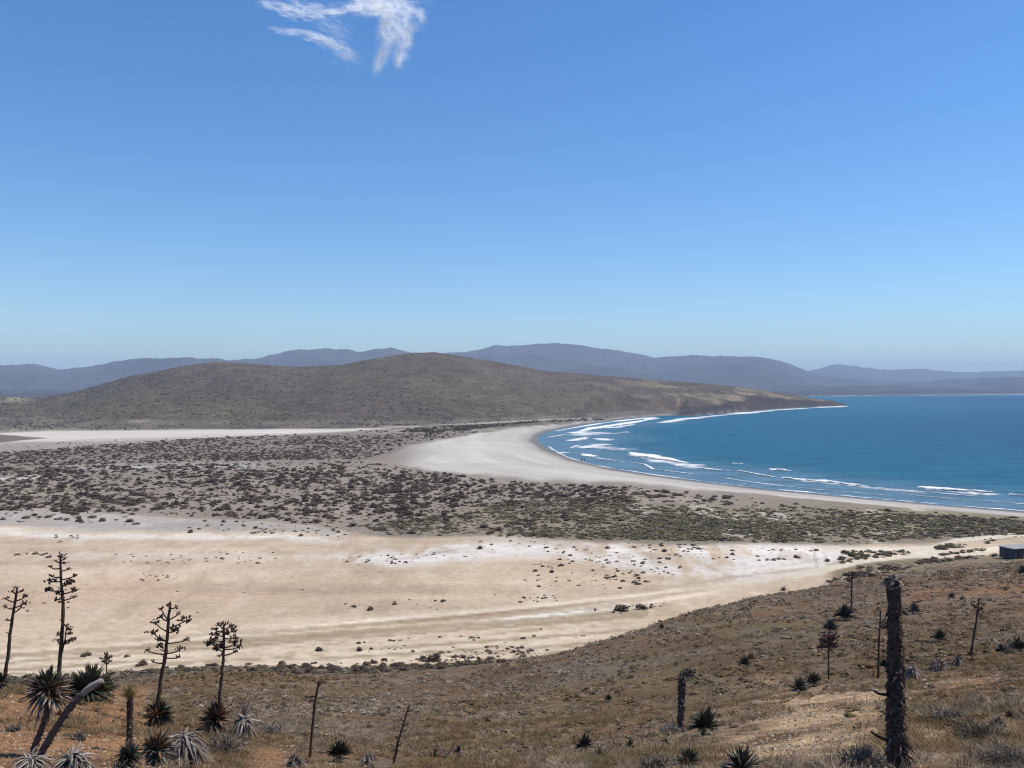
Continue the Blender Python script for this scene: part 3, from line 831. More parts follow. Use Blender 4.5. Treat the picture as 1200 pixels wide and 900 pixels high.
# scrub over the headland hill
nh = 9000
hp = np.stack([rng.uniform(-120, 960, nh), rng.uniform(600, 1120, nh)], 1)
hX = (hp[:, 0] - 600) / F * hp[:, 1]; hY = hp[:, 1]
hsd = shore_sd(hX, hY); hZ = zfun(hX, hY, hsd)
hk = (hsd > 22) & (hZ > 3.5) & (fbm(hX / 45, hY / 45, 3, 640) > .40)
for x, y, z in zip(hX[hk], hY[hk], hZ[hk]):
    w = rng.uniform(.7, 2.3); V, q, sh = low[int(rng.integers(0, 8))]
    q2 = q[::2]; used = q2.ravel()
    W = V[used] * np.array([w, w, w * .5]) + np.array([x, y, z - .1])
    far_mb.add(W, np.arange(len(used)).reshape(-1, 4), np.array(PAL['dark' if rng.uniform() < .6 else 'olive'][int(rng.integers(0, 4))])[None] * sh[used][:, None])
tag(far_mb.build('scrub_vegetation', M_bush, smooth_shade=False), 'countless low bushes covering the plain and the headland hill', kind='stuff')

# ------------------------------------------------------------------ dry brush, stones on the hillside
def sample_hillside(n, Y0, Y1, power=1.0):
    Ys = np.sqrt(rng.uniform(Y0 ** 2, Y1 ** 2, n))
    pxs = rng.uniform(-450, 1800, n) if Y1 < 35 else rng.uniform(-150, 1400, n)
    Xs = (pxs - 600) / F * Ys
    Z = zfun(Xs, Ys)
    return Xs, Ys, Z, pxs, 450 + (H - Z) * F / Ys


def bare_mask(px, py):
    b = np.clip(1.2 * blob(px, py, 965, 862, 85, 38) + blob(px, py, 1000, 820, 70, 10) + .8 * blob(px, py, 885, 880, 55, 14)
                + .9 * blob(px, py, 1130, 800, 45, 9) + .75 * smooth(190, 150, px) * smooth(800, 815, py) + .8 * blob(px, py, 315, 888, 24, 20), 0, 1)
    return b


stones = MB()
octv = np.array([(1, 0, 0), (-1, 0, 0), (0, 1, 0), (0, -1, 0), (0, 0, 1), (0, 0, -.6), ], float)
octf = np.array([(0, 2, 4), (2, 1, 4), (1, 3, 4), (3, 0, 4), (2, 0, 5), (1, 2, 5), (3, 1, 5), (0, 3, 5)])
SC = np.array([(.46, .37, .26), (.34, .215, .12), (.27, .145, .075), (.50, .44, .37), (.16, .12, .09), (.40, .30, .19)])


def add_stones(Y0, Y1, n, s0, s1):
    Xs, Ys, Z, pxs, pys = sample_hillside(n, Y0, Y1)
    b = bare_mask(pxs, pys)
    k = (rng.uniform(0, 1, n) < .06 + .94 * b) & (Z > 3)
    Xs, Ys, Z, pxs = Xs[k], Ys[k], Z[k], pxs[k]; m = len(Xs)
    s = (s0 + (s1 - s0) * rng.uniform(0, 1, m) ** 4)[:, None, None]
    V = octv[None] * rng.uniform(.6, 1.25, (m, 6, 3)) * s * np.array([1, 1, .65])
    a = rng.uniform(0, 6.28, m); c, si = np.cos(a)[:, None], np.sin(a)[:, None]
    V = np.stack([V[..., 0] * c - V[..., 1] * si, V[..., 0] * si + V[..., 1] * c, V[..., 2]], -1) + np.stack([Xs, Ys, Z + .3 * s[:, 0, 0]], 1)[:, None]
    left = pxs < 330
    ci = np.where(left, rng.choice([1, 2, 4, 0], m, p=[.4, .35, .17, .08]), rng.choice(6, m, p=[.3, .16, .08, .12, .1, .24]))
    f = (np.arange(m)[:, None, None] * 6 + octf[None]).reshape(-1, 3)
    stones.add(V.reshape(-1, 3), f, np.repeat(SC[ci] * rng.uniform(.7, 1.25, (m, 1)), 6, 0))


add_stones(5.5, 14, 85000, .006, .03)
add_stones(13, 32, 115000, .010, .042)
add_stones(30, 75, 30000, .02, .09)
tag(stones.build('gravel', M_stone, smooth_shade=False), 'loose tan and rusty stones strewn over the near hillside', kind='stuff')


# ------------------------------------------------------------------ agaves
def nrm(v):
    v = np.asarray(v, float)
    return v / (np.linalg.norm(v) + 1e-9)


def tube(mb, pts, rad, col, seg=7, jag=0.0, cap=True, r=None):
    pts = np.asarray(pts, float); n = len(pts)
    rad = np.broadcast_to(np.asarray(rad, float), (n,))
    tan = np.gradient(pts, axis=0)
    V = []
    up0 = np.array([.13, 1., .21])
    for i in range(n):
        t = nrm(tan[i]); a = nrm(np.cross(t, up0)); b = np.cross(t, a)
        ang = np.linspace(0, 2 * np.pi, seg, endpoint=False)
        rr = rad[i] * (1 + (jag * (r or rng).uniform(-1, 1, seg) if jag else 0))
        V.append(pts[i] + np.outer(np.cos(ang) * rr, a) + np.outer(np.sin(ang) * rr, b))
    V = np.concatenate(V)
    i = np.arange(n - 1)[:, None] * seg; j = np.arange(seg)[None]; j2 = (j + 1) % seg
    q = np.stack([i + j, i + j2, i + seg + j2, i + seg + j], -1).reshape(-1, 4)
    fs = [q]
    if cap:
        V = np.vstack([V, pts[-1] + nrm(tan[-1]) * rad[-1] * .5, pts[0]])
        c = n * seg; k = np.arange(seg)
        fs.append(np.stack([(n - 1) * seg + k, (n - 1) * seg + (k + 1) % seg, np.full(seg, c)], -1))
        fs.append(np.stack([(k + 1) % seg, k, np.full(seg, c + 1)], -1))
    mb.add(V, fs, col)


def curve_pts(pts, n):
    pts = np.asarray(pts, float)
    t = np.linspace(0, len(pts) - 1, n)
    if len(pts) > 2:   # Catmull-Rom
        out = []
        for u in t:
            i = min(int(u), len(pts) - 2); f = u - i
            p0 = pts[max(i - 1, 0)]; p1 = pts[i]; p2 = pts[i + 1]; p3 = pts[min(i + 2, len(pts) - 1)]
            out.append(.5 * ((2 * p1) + (-p0 + p2) * f + (2 * p0 - 5 * p1 + 4 * p2 - p3) * f * f + (-p0 + 3 * p1 - 3 * p2 + p3) * f ** 3))
        return np.array(out)
    return np.stack([np.interp(t, np.arange(len(pts)), pts[:, k]) for k in range(3)], 1)


def leaf(mb, base, d, length, width, droop, col, col_tip=None, curl=0.):
    """one thick lance-shaped blade, folded along its middle"""
    d = nrm(d); n = 7
    s = np.linspace(0, 1, n)
    side = nrm(np.cross(d, (0, 0, 1)) if abs(d[2]) < .97 else (1, 0, 0))
    p = base + np.outer(s * length, d)
    p[:, 2] -= droop * length * s ** 2
    p = p + np.outer(curl * length * s ** 2, side)
    w = width * np.array([.62, .85, 1., .95, .74, .42, .03])
    up = nrm(np.cross(side, d))
    up = up if up[2] >= 0 else -up
    th = w * .28
    Lf = p - np.outer(w / 2, side) + np.outer(th, up); Rt = p + np.outer(w / 2, side) + np.outer(th, up)
    top = p + np.outer(th * .35, up); bot = p - np.outer(th * .8, up)
    V = np.stack([Lf, top, Rt, bot], 1).reshape(-1, 3)
    i = np.arange(n - 1)[:, None] * 4; k = np.arange(4)[None]; k2 = (k + 1) % 4
    q = np.stack([i + k, i + k2, i + 4 + k2, i + 4 + k], -1).reshape(-1, 4)
    c = np.tile(np.asarray(col, float), (n, 1))
    if col_tip is not None:
        m = smooth(.7, 1., s)[:, None]; c = c * (1 - m) + np.asarray(col_tip) * m
    mb.add(V, q, np.repeat(c, 4, 0))


LC = {'green': [(.034, .046, .023), (.026, .036, .020), (.050, .058, .028), (.038, .040, .026)],
      'dark': [(.022, .028, .020), (.03, .035, .024), (.018, .022, .018)],
      'grey': [(.10, .10, .078), (.075, .078, .06), (.13, .12, .095)],
      'brown': [(.16, .075, .032), (.20, .10, .045), (.12, .062, .034), (.24, .15, .085)],
      'dead': [(.33, .28, .24), (.24, .20, .17), (.43, .38, .33), (.13, .105, .09)],
      'ashen': [(.20, .165, .135), (.13, .105, .085), (.30, .26, .22)]}


def rosette(mb, c, R, kind, n, seed, lo=-.15, hi=1.5, axis=None, wf=.16, extra=None, droop=.08, up=None):
    n = int(n * 1.9); wf = wf * .76
    r = np.random.default_rng(seed)
    for i in range(n):
        az = i * 2.39996 + r.normal(0, .25)
        f = (i + .5) / n
        el = lo + (hi - lo) * f ** .85 + r.normal(0, .09)
        d = np.array([math.cos(az) * math.cos(el), math.sin(az) * math.cos(el), math.sin(el)])
        if axis is not None:
            z = nrm(axis); x = nrm(np.cross((0, 1, .1), z)); y = np.cross(z, x)
            d = x * d[0] + y * d[1] + z * d[2]
        kk = kind
        if extra and r.uniform() < extra[1] * (1 - f) * 2: kk = extra[0]
        cl = LC[kk][int(r.integers(0, len(LC[kk])))]
        ln = R * r.uniform(.62, 1.15) * (1 - .18 * f)
        leaf(mb, c + d * R * .06, d, ln, R * wf * r.uniform(.8, 1.2), droop * (1 - f) + r.normal(0, .09), np.array(cl) * r.uniform(.75, 1.3),
             np.array(cl) * .6 + np.array((.06, .03, .02)), r.normal(0, .10))


def dead_skirt(mb, c, R, n, seed, kind='dead', wf=.12):
    r = np.random.default_rng(seed); n = int(n * 2); wf = wf * .8
    for i in range(n):
        az = r.uniform(0, 6.283)
        el = r.uniform(-.7, .9)
        d = np.array([math.cos(az) * math.cos(el), math.sin(az) * math.cos(el), math.sin(el)])
        cl = LC[kind][int(r.integers(0, len(LC[kind])))]
        leaf(mb, c + np.array([0, 0, R * .05]) + d * R * .05 + r.normal(0, .06, 3) * R, d, R * r.uniform(.5, 1.35), R * wf * r.uniform(.5, 1.25), r.uniform(.35, 1.3), np.array(cl) * r.uniform(.45, 1.3), np.array(cl) * r.uniform(.3, 1.1), r.normal(0, .3))


def pods(mb, c, s, col, r, n=None):
    """a clump of upright dry capsules at the end of a branch"""
    n = n or int(r.integers(12, 19))
    for _ in range(n):
        o = r.normal(0, .5, 3) * s; o[2] *= .55
        d = nrm(np.array([r.normal(0, .6), r.normal(0, .6), r.uniform(.3, 1.2)]))
        tube(mb, np.array([c + o, c + o + d * s * .35, c + o + d * s * .8]), np.array([.10, .24, .06]) * s * r.uniform(.7, 1.2), np.array(col) * r.uniform(.7, 1.4), 5)


STALK = (.080, .053, .038)


class Plant:
    def __init__(self, name, label, px, py, Yfix=None, group=None, cat='agave'):
        if Yfix:
            x = (px - 600) / F * Yfix
            self.g = np.array([x, Yfix, float(zfun(np.array([x]), np.array([Yfix]))[0])])
        else:
            self.g = g_at(px, py)
        self.Y = self.g[1]
        self.root = empty(name, tuple(self.g))
        tag(self.root, label, cat, group)

    def at(self, px, py, dy=0.):
        Yp = self.Y + dy
        return np.array([(px - 600) / F * Yp, Yp, H - (py - 450) / F * Yp]) - self.g

    def m(self, px): return px / F * self.Y

    def stalk(self, pts, w0, w1, tips=(), col=STALK, seed=1, podc=(.078, .052, .038), stub=12, parent_name='stalk'):
        """pts as seen; tips: (attach x, attach y, tip x, tip y, pod size)"""
        r = np.random.default_rng(seed)
        P3 = curve_pts([self.at(*p) for p in pts], 26)
        P3[0] = P3[0] - np.array([0, 0, .06])
        mb = MB()
        wob = r.normal(0, .05 * self.m(w0), (26, 3)); wob[0] = 0
        tube(mb, P3 + wob, np.linspace(self.m(w0) / 2, self.m(w1) / 2, 26) * r.uniform(.9, 1.12, 26), col, 8)
        for k in range(stub):    # dry bracts pressed to the stem
            i = int(r.integers(4, 25)); d = nrm(np.array([r.normal(), r.normal(), 1.2]))
            leaf(mb, P3[i], d, self.m(w0) * r.uniform(.7, 1.5), self.m(w0) * .35, 0, np.array(col) * r.uniform(.8, 1.8))
        st = mb.build(parent_name, M_bark, self.root)
        for k, (ax, ay, tx, ty, s) in enumerate(tips):
            dy = r.uniform(-1, 1) * abs(self.m(tx - ax)) * .8
            a = self.at(ax, ay); b = self.at(tx, ty, dy)
            mid = a * .45 + b * .55; mid[2] -= np.linalg.norm(b - a) * r.uniform(.03, .10)
            pts3 = curve_pts([a, mid, b], 7)
            bm = MB()
            tube(bm, pts3, np.linspace(max(self.m(.9), .008), max(self.m(.65), .006), 7), col, 5)
            if s > 0: pods(bm, b, self.m(s) * .88, podc, r)
            bm.build('branch', M_bark, st)
        return st

    def rosette(self, px, py, R, kind, n=60, seed=1, extra=None, lo=-.15, hi=1.5, wf=.16, axis=None, name='leaves', droop=.08):
        mb = MB(); rosette(mb, self.at(px, py), self.m(R) * .9, kind, n, seed, lo, hi, axis, wf, extra, droop)
        return mb.build(name, M_leaf, self.root, False)

    def skirt(self, px, py, R, n=40, seed=1, kind='dead', wf=.12, name='dead_leaves'):
        mb = MB(); dead_skirt(mb, self.at(px, py), self.m(R), n, seed, kind, wf)
        return mb.build(name, M_leaf, self.root, False)

    def trunk(self, pts, w0, w1, col=(.13, .095, .075), seed=1, stubs=160, stubc=(.20, .155, .13), jag=.16, name='trunk', stub_len=.75):
        r = np.random.default_rng(seed)
        P3 = curve_pts([self.at(*p) for p in pts], 40)
        P3[0] = P3[0] - np.array([0, 0, .08])
        rad = np.linspace(self.m(w0) / 2, self.m(w1) / 2, 40)
        mb = MB(); tube(mb, P3, rad, col, 14, jag, True, r)
        o = mb.build(name, M_bark, self.root)
        if stubs:
            sb = MB()
            for _ in range(stubs):
                i = int(r.integers(0, 39)); f = r.uniform(); p = P3[i] * (1 - f) + P3[i + 1] * f
                t = nrm(P3[i + 1] - P3[i]); a = nrm(np.cross(t, r.normal(size=3)))
                d = nrm(a + t * r.uniform(-.9, .9))
                leaf(sb, p + a * rad[i] * .8, d, rad[i] * stub_len * r.uniform(.6, 1.5), rad[i] * .55, r.uniform(0, .4), np.array(stubc) * r.uniform(.3, 1.3))
            sb.build('leaf_stubs', M_bark, o, False)['kind'] = 'stuff'
        return o


# 1 leaning stalk at the left edge
p = Plant('agave', 'leaning agave stalk with dark rosette at the far left edge of the knoll', -2, 812, 22)
p.stalk([(2, 812), (8, 780), (13, 735), (20, 691)], 5, 2.4, [(18, 706, 7, 702, 4), (17, 714, 6, 711, 3), (19, 704, 30, 699, 3.5), (18, 712, 29, 707, 4), (17, 718, 25, 712, 3), (20, 694, 26, 693, 3), (20, 697, 14, 693, 3), (15, 726, 8, 727, 2.5), (20, 692, 19, 689, 3)], seed=11)
p.rosette(0, 799, 15, 'green', 70, 12, ('grey', .5)); p.skirt(0, 804, 13, 22, 13, 'ashen')
# 2 tallest stalk
p = Plant('agave', 'tallest agave stalk with side shoot rising behind the trunked rosette', 69, 812, 25.5)
tips2 = [(70.5, 658, 76.7, 660, 3.5), (70.5, 657, 76, 655, 2.5), (70.5, 660, 65, 657.5, 2.5), (70.3, 666, 59, 664.5, 3), (70.8, 669, 79.5, 667, 3.2), (70.8, 677, 60, 675.5, 3.4),
         (72, 679.5, 87, 675, 3.8), (71, 681.5, 60, 681.2, 6), (72, 684, 81.5, 683, 6.5), (72, 686, 77, 686, 3), (71.3, 692.5, 58, 692, 5.5), (73, 696, 86.5, 692, 6.5),
         (72, 697, 67, 695.5, 4), (71.5, 701.5, 65.5, 703, 4), (73, 704, 86, 700, 3.5), (72, 705, 69, 706, 2.5), (70.7, 654, 70.7, 652, 4.5)]
p.stalk([(69, 812), (69.5, 785), (74, 715), (72, 687), (70.7, 653)], 5.2, 2.2, tips2, seed=21)
p.stalk([(73, 762), (76, 750), (78, 735)], 2.2, 1.2, [(77, 742, 82, 743, 4), (78, 738, 81.5, 737.5, 4), (76, 751, 84, 750, 4.5), (75, 755, 79.5, 753, 4.5), (74, 746, 69, 743.5, 3.5), (73, 752, 67, 751, 3.5), (73, 755, 69.5, 754.5, 3), (78, 736, 78, 734, 3.5)], seed=22, stub=3, parent_name='side_shoot')
# 3 trunked rosette left of the pair of leaning trunks
p = Plant('agave', 'leaning trunk bearing a large brown and grey green rosette on the left knoll', 38, 887)
p.trunk([(36, 889), (44, 866), (52, 845), (57, 826), (58, 812)], 6.6, 6, (.14, .10, .085), 31, 120)
p.rosette(56, 808, 31, 'green', 130, 32, ('ashen', .45), lo=-.6, hi=1.4, axis=(-.05, -.25, 1))
p.rosette(63, 813, 25, 'brown', 60, 33, ('ashen', .3), lo=-.1, hi=1.4, axis=(.3, -.8, .55), name='dry_leaves')
p.skirt(56, 812, 24, 34, 34, 'ashen')
# 4 bare leaning trunk with a pale broken end
p = Plant('agave', 'bare trunk leaning right with pale peeling bark at its broken end', 46, 888, None)
p.trunk([(44, 890), (58, 866), (74, 840), (84, 826), (98, 812), (119, 798)], 8., 6.4, (.15, .115, .095), 41, 150)
mb = MB(); tube(mb, curve_pts([p.at(96, 814, -.03), p.at(108, 804, -.03), p.at(120, 797.5, -.02)], 9), np.array([3.0, 3.6, 3.7, 3.6, 3.9, 3.6, 3.8, 3.5, 3]) / F * p.Y, (.36, .31, .27), 10, .12); mb.build('pale_bark', M_bark, p.root)
p.rosette(117, 799, 9, 'ashen', 16, 42, axis=(.75, 0, .65), lo=.3, name='dry_leaves')
mb = MB(); rosette(mb, p.at(70, 838), p.m(9), 'brown', 14, 43, .2, 1.4, (-.2, -.3, 1)); mb.build('leaf_sprout', M_leaf, p.root, False)
# 5 dark green rosettes behind it
p = Plant('agave', 'dense dark green rosette behind the bare leaning trunk', 105, 826, 20.5)
p.rosette(104, 809, 35, 'green', 120, 51, ('green', .6), lo=-.35); p.skirt(106, 818, 20, 20, 52, 'ashen')
p = Plant('agave', 'green rosette on the knoll rim, right beside the dense dark rosette', 124, 828, 21.5)
p.rosette(121, 809, 21, 'dark', 70, 53, ('green', .6), lo=-.3)
# small far stalk with round head
p = Plant('agave', 'small far stalk with a round dark head on the slope behind the knoll', 125, 800, 55, cat='agave')
p.stalk([(125, 812), (125, 785), (125, 772)], 1.6, 1.3, [(125, 776, 122, 772, 4), (125, 774, 128, 771, 4), (125, 773, 125, 768, 4.5), (125, 778, 121, 775.5, 3), (125, 778, 129, 775, 3)], seed=54, stub=0)
# dry yellow-topped stem and spiky base
p = Plant('dry_agave', 'short dark stem topped with a yellow dry tuft beside the spiky grey rosette', 151, 884)
p.trunk([(151, 886), (152, 850), (152, 818)], 6.5, 7, (.06, .045, .035), 61, 70)
mb = MB(); rosette(mb, p.at(152, 818), p.m(19), 'brown', 60, 62, .25, 1.5, None, .06); o = mb.build('yellow_tuft', M_leaf, p.root, False)
at_ = o.data.color_attributes['Col']; arr = np.empty(len(at_.data) * 4, np.float32); at_.data.foreach_get('color', arr); arr = arr.reshape(-1, 4); arr[:, :3] = np.array((.30, .23, .09)) * rng.uniform(.6, 1.2, (len(arr), 1)); at_.data.foreach_set('color', arr.ravel())
p = Plant('agave', 'spiky grey green rosette at the lower edge, in front of the dark stem', 150, 899)
p.rosette(151, 886, 22, 'grey', 90, 63, ('green', .5), lo=-.5); p.skirt(150, 892, 15, 26, 64, 'ashen')
# 6 big branched stalk
p = Plant('agave', 'tall agave stalk with open wide branches between the knoll and the shorter stalk', 186, 852)
S6 = [(198, 729, 189, 714), (196, 728, 188.5, 723), (198.5, 726, 209.6, 719.5), (200, 713, 205.4, 712), (199, 735.5, 216, 728), (198, 741, 207.5, 738.5), (195, 740, 182, 730), (194, 751, 179, 742),
      (194, 751, 186.5, 750), (196, 754, 218, 750), (195, 766, 211.7, 761), (192, 760, 187.5, 757.5), (192, 767, 172.7, 762.5), (194, 771, 207.5, 771), (190.5, 777.5, 179, 775.5), (191.5, 781, 197, 782), (199, 712, 198.5, 710)]
SZ = [3.5, 4.5, 3, 3.5, 7, 7, 5, 6, 4.5, 4, 4.5, 5, 3.5, 4, 3, 2, 5]
p.stalk([(184, 850), (184, 832), (189.6, 791), (195, 757), (198, 722), (199, 711)], 6, 2.4, [a + (s,) for a, s in zip(S6, SZ)], seed=65)
p.rosette(186, 838, 22, 'dark', 110, 66, ('green', .7), lo=-.8); p.skirt(186, 850, 14, 20, 67, 'ashen')
mb = MB(); rosette(mb, p.at(183, 838, -.15), p.m(14), 'brown', 18, 68, .2, 1.3, (0, -.6, 1)); mb.build('dry_leaves', M_leaf, p.root, False)
# 7 dying brown rosette
p = Plant('agave', 'dying agave with rusty brown leaves left of the white drooping plant', 188, 899)
p.rosette(184, 878, 27, 'brown', 64, 71, ('grey', .6), lo=-.5, axis=(.15, -.4, 1), wf=.2); p.skirt(180, 888, 18, 30, 72, 'grey')
# 8 white drooping plant
p = Plant('dead_agave', 'large dead agave with white drooping leaves at the lower edge', 218, 897)
p.skirt(217, 868, 29, 90, 81, 'dead', .11); p.skirt(217, 880, 22, 40, 82, 'ashen', name='lower_leaves')
mb = MB(); tube(mb, [p.at(217, 898), p.at(217, 880), p.at(217, 865)], np.array([9, 8, 4]) / F * p.Y, (.2, .17, .15), 9, .1); mb.build('trunk', M_bark, p.root)
# 9 two at the very bottom left
p = Plant('dead_agave', 'flattened pale dead agave at the bottom edge under the leaning trunks', 38, 903, 8.5)
p.skirt(36, 893, 26, 60, 91, 'dead')
p = Plant('dead_agave', 'white drooping dead agave at the bottom edge right of the leaning trunks', 84, 905, 8.5)
p.skirt(84, 890, 27, 66, 92, 'dead')
# 10 shorter stalk with dense top
p = Plant('agave', 'shorter agave stalk with compact branched top and brown centred rosette', 254, 862)
S10 = [(262, 741, 252, 738, 4.5), (262, 738, 257, 732.5, 4), (262, 738, 272, 733.5, 4.5), (262.5, 742, 273, 739.5, 6.5), (262, 746, 253, 743.5, 5), (262.5, 748, 276, 746.5, 4), (260.5, 757.5, 245, 754.3, 5.5), (261, 752, 251, 750, 5.5),
       (263, 759, 276, 753.5, 6.5), (263, 761, 279.5, 758.5, 5), (261, 764, 255.5, 760.5, 7), (263, 768, 275, 764, 4), (261, 766, 258.5, 768, 3), (262, 735, 262.3, 732, 5), (262, 743, 266, 743, 4)]
p.stalk([(255, 852), (256, 835), (259, 800), (262, 764), (262.3, 733)], 5, 2.6, S10, seed=101)
p.rosette(252, 842, 24, 'dark', 90, 102, ('brown', .4), lo=-.7); p.rosette(254, 842, 20, 'brown', 26, 103, None, lo=.5, hi=1.4, name='dry_leaves'); p.skirt(250, 848, 19, 44, 104, 'ashen')
# 11 white dead agave right of it
p = Plant('dead_agave', 'white drooping dead agave with pale stub, right of the compact branched stalk', 287, 866)
p.skirt(286, 846, 18, 64, 111, 'dead'); p.rosette(286, 858, 11, 'dark', 22, 112, name='green_leaves')
mb = MB(); rosette(mb, p.at(287, 840), p.m(22), 'ashen', 22, 113, .9, 1.5, None, .05); mb.build('pale_stub', M_leaf, p.root, False)
# 12 thin broken stalk
p = Plant('agave_stalk', 'thin bare stalk with broken twigs standing left of the green rosette', 363, 888)
p.stalk([(363, 890), (366, 855), (369, 825), (372, 808), (374, 797)], 3.6, 2.0, [(370, 816, 358, 817, 2.5), (370, 818, 381, 817, 1.5), (372, 806, 376, 801, 3), (373, 802, 368, 797, 2), (371, 822, 364, 821, 2)], seed=121, cat=None) if False else \
    p.stalk([(363, 890), (366, 855), (369, 825), (372, 808), (374, 797)], 3.6, 2.0, [(370, 816, 358, 817, 2.5), (370, 818, 381, 817, 1.5), (372, 806, 376, 801, 3), (373, 802, 368, 797, 2), (371, 822, 364, 821, 2)], seed=121)
# 13 green rosette
p = Plant('agave', 'upright green rosette between the two thin bare stalks', 398, 893)
p.rosette(398, 884, 21, 'green', 60, 131, ('dark', .8), lo=.0, wf=.15); p.skirt(396, 889, 13, 14, 132, 'ashen')
# 14 thin leaning stalk
p = Plant('agave_stalk', 'thin knobbly leaning stalk standing alone right of the green rosette', 461, 895)
p.stalk([(461, 897), (466, 872), (471, 855), (480, 826)], 3.4, 1.2, [(470, 858, 475, 856, 1.5), (468, 866, 464, 864, 1.5), (474, 846, 470, 843, 1.5), (473, 850, 478, 848, 1.5), (478, 834, 483, 831, 1), (466, 874, 471, 871, 1.5)], seed=141, stub=18)
for (lb, px, py, R, s) in (('low ashen dead rosette at the foot of the thin bare stalk', 345, 899, 17, 151), ('low ashen dead rosette right of the upright green rosette', 432, 899, 15, 152)):
    p = Plant('dead_agave', lb, px, py); p.skirt(px, py - 9, R, 34, s, 'ashen'); p.rosette(px, py - 7, R * .8, 'ashen', 20, s + 9, lo=.2, name='upright_leaves')
p = Plant('dead_twigs', 'forked pale dead twigs low in the brush near the lower edge', 524, 897, cat='twigs')
mb = MB()
for a, b in (((524, 898), (512, 868)), ((520, 888), (534, 872)), ((524, 898), (540, 880)), ((516, 878), (505, 872)), ((530, 876), (529, 865))):
    tube(mb, curve_pts([p.at(*a), p.at((a[0] + b[0]) / 2 + 1, (a[1] + b[1]) / 2), p.at(*b)], 5), np.linspace(.9, .4, 5) / F * p.Y, (.28, .24, .20), 5)
mb.build('twigs', M_bark, p.root)
p = Plant('agave_stump', 'small dark stump standing in the grey brush right of the pale twigs', 538, 886, cat='stump')
p.trunk([(538, 888), (538, 874)], 4, 4.5, (.06, .045, .04), 161, 30)
# 17 dead trunk with bent head
p = Plant('dead_agave', 'dead shaggy trunk with its pale bent head pointing right', 797, 858)
p.trunk([(797, 860), (798, 835), (799, 805), (800, 792), (806, 787), (813, 789)], 8, 8, (.085, .062, .052), 171, 190)
p.skirt(811, 788, 8, 30, 172, 'ashen'); p.skirt(801, 789, 9, 18, 173, 'ashen', name='hanging_leaves')
GR = [  # green rosettes on the slope: px, py base, radius, kind, label
    (827, 861, 21, 'dark', 'broad dark green rosette at the foot of the bent headed trunk'),
    (685, 880, 13, 'dark', 'dark bushy rosette lying on the slope left of the bent headed trunk'),
    (738, 878, 8, 'dark', 'small low rosette between the bent headed trunk and the bushy rosette'),
    (713, 822, 6, 'dark', 'tiny dark rosette high on the open brown slope'),
    (807, 904, 19, 'green', 'rosette cut by the lower edge, on the tan stony patch below the broad one'),
    (868, 912, 25, 'green', 'largest light green rosette cut by the lower edge on tan stones'),
    (873, 782, 9, 'dark', 'compact dark rosette alone on the slope above the tan patch'),
    (937, 814, 14, 'green', 'front rosette of the pair on the slope below the short purple stalk'),
    (953, 804, 12, 'dark', 'rear rosette of the pair on the slope below the short purple stalk'),
    (990, 728, 14, 'dark', 'large dark clump of a rosette at the foot of the far thin stalk'),
    (973, 741, 11, 'dark', 'dark rosette just below the large clump near the far thin stalk'),
    (1071, 720, 10, 'dark', 'round dark rosette right of the thick trunk near its top'),
    (1101, 752, 10, 'dark', 'round dark rosette on the open slope between thick trunk and leaning stalk'),
    (1115, 703, 6, 'dark', 'small far rosette on the slope, left one of two close together'),
    (1128, 705, 5, 'ashen', 'small greyish far rosette right beside the small dark one'),
    (1198, 674, 8, 'dark', 'dark rosette at the right edge below the shed'),
    (1174, 767, 9, 'dark', 'low dark rosette right of the leaning stalk'),
    (1194, 764, 12, 'green', 'upright rosette near the right edge beside the low dark one'),
    (1036, 784, 9, 'dark', 'dark rosette behind the thick trunk at the thin twiggy stalk'),
    (775, 738, 5, 'dark', 'tiny rosette on the crest of the slope above the flats'),
    (918, 694, 5, 'grey', 'tiny pale rosette standing on the slope crest by the salt pan'),
]
for k, (px, py, R, kd, lb) in enumerate(GR):
    p = Plant('agave', lb, px, py)
    p.rosette(px, py - R * .42, R * 1.3, 'green' if R > 9 and k % 2 == 0 else kd, 54 if R > 10 else 34, 300 + k, ('ashen' if k % 3 else 'green', .35), lo=-.2, wf=.17)
    if R > 9: p.skirt(px, py - R * .2, R * .62, 10, 340 + k, 'ashen')
# stalks on the right slope
p = Plant('agave_stalk', 'short stalk with a purple brown flower head above the rosette pair', 971, 796)
r_ = np.random.default_rng(5)
p.stalk([(971, 798), (971, 775), (971, 752)], 2.2, 1.8, [(971, 758, 971 + r_.uniform(-9, 9), 752 + r_.uniform(-6, 7), 5.5) for _ in range(13)], seed=401, podc=(.12, .062, .060))
p = Plant('agave_stalk', 'far thin stalk with a small dry head behind the large dark clump', 998, 713)
p.stalk([(998, 715), (998, 690), (998.5, 673)], 2.2, 1.5, [(998, 677, 995, 675, 3.5), (998, 678, 1002, 676, 3.5), (998, 675, 999, 672, 3.5), (998, 682, 995, 681, 2.5)], seed=402)
p = Plant('agave_stalk', 'thin twiggy dark stalk just left of the thick rugged trunk', 1029, 795)
p.stalk([(1029, 797), (1030, 755), (1032, 715)], 2.8, 1.5, [(1031, 733, 1039, 730, 2.5), (1031, 730, 1036, 727, 2), (1030, 752, 1025, 750, 1.5), (1030, 752, 1035, 751, 1.5), (1030, 738, 1026, 736, 1.5), (1031, 733, 1042, 734, 2)], seed=403)
p = Plant('agave_stalk', 'leaning thin stalk with sparse side pods on the right slope', 1137, 770)
p.stalk([(1137, 772), (1141, 745), (1145, 720), (1147.5, 701)], 3, 1.6, [(1146, 712, 1141, 709, 4), (1146, 716, 1150, 713, 3), (1147, 706, 1152, 708, 3), (1145, 722, 1148, 721, 3), (1146, 710, 1143, 712, 3)], seed=404)
p.rosette(1136, 768, 7, 'brown', 22, 405)
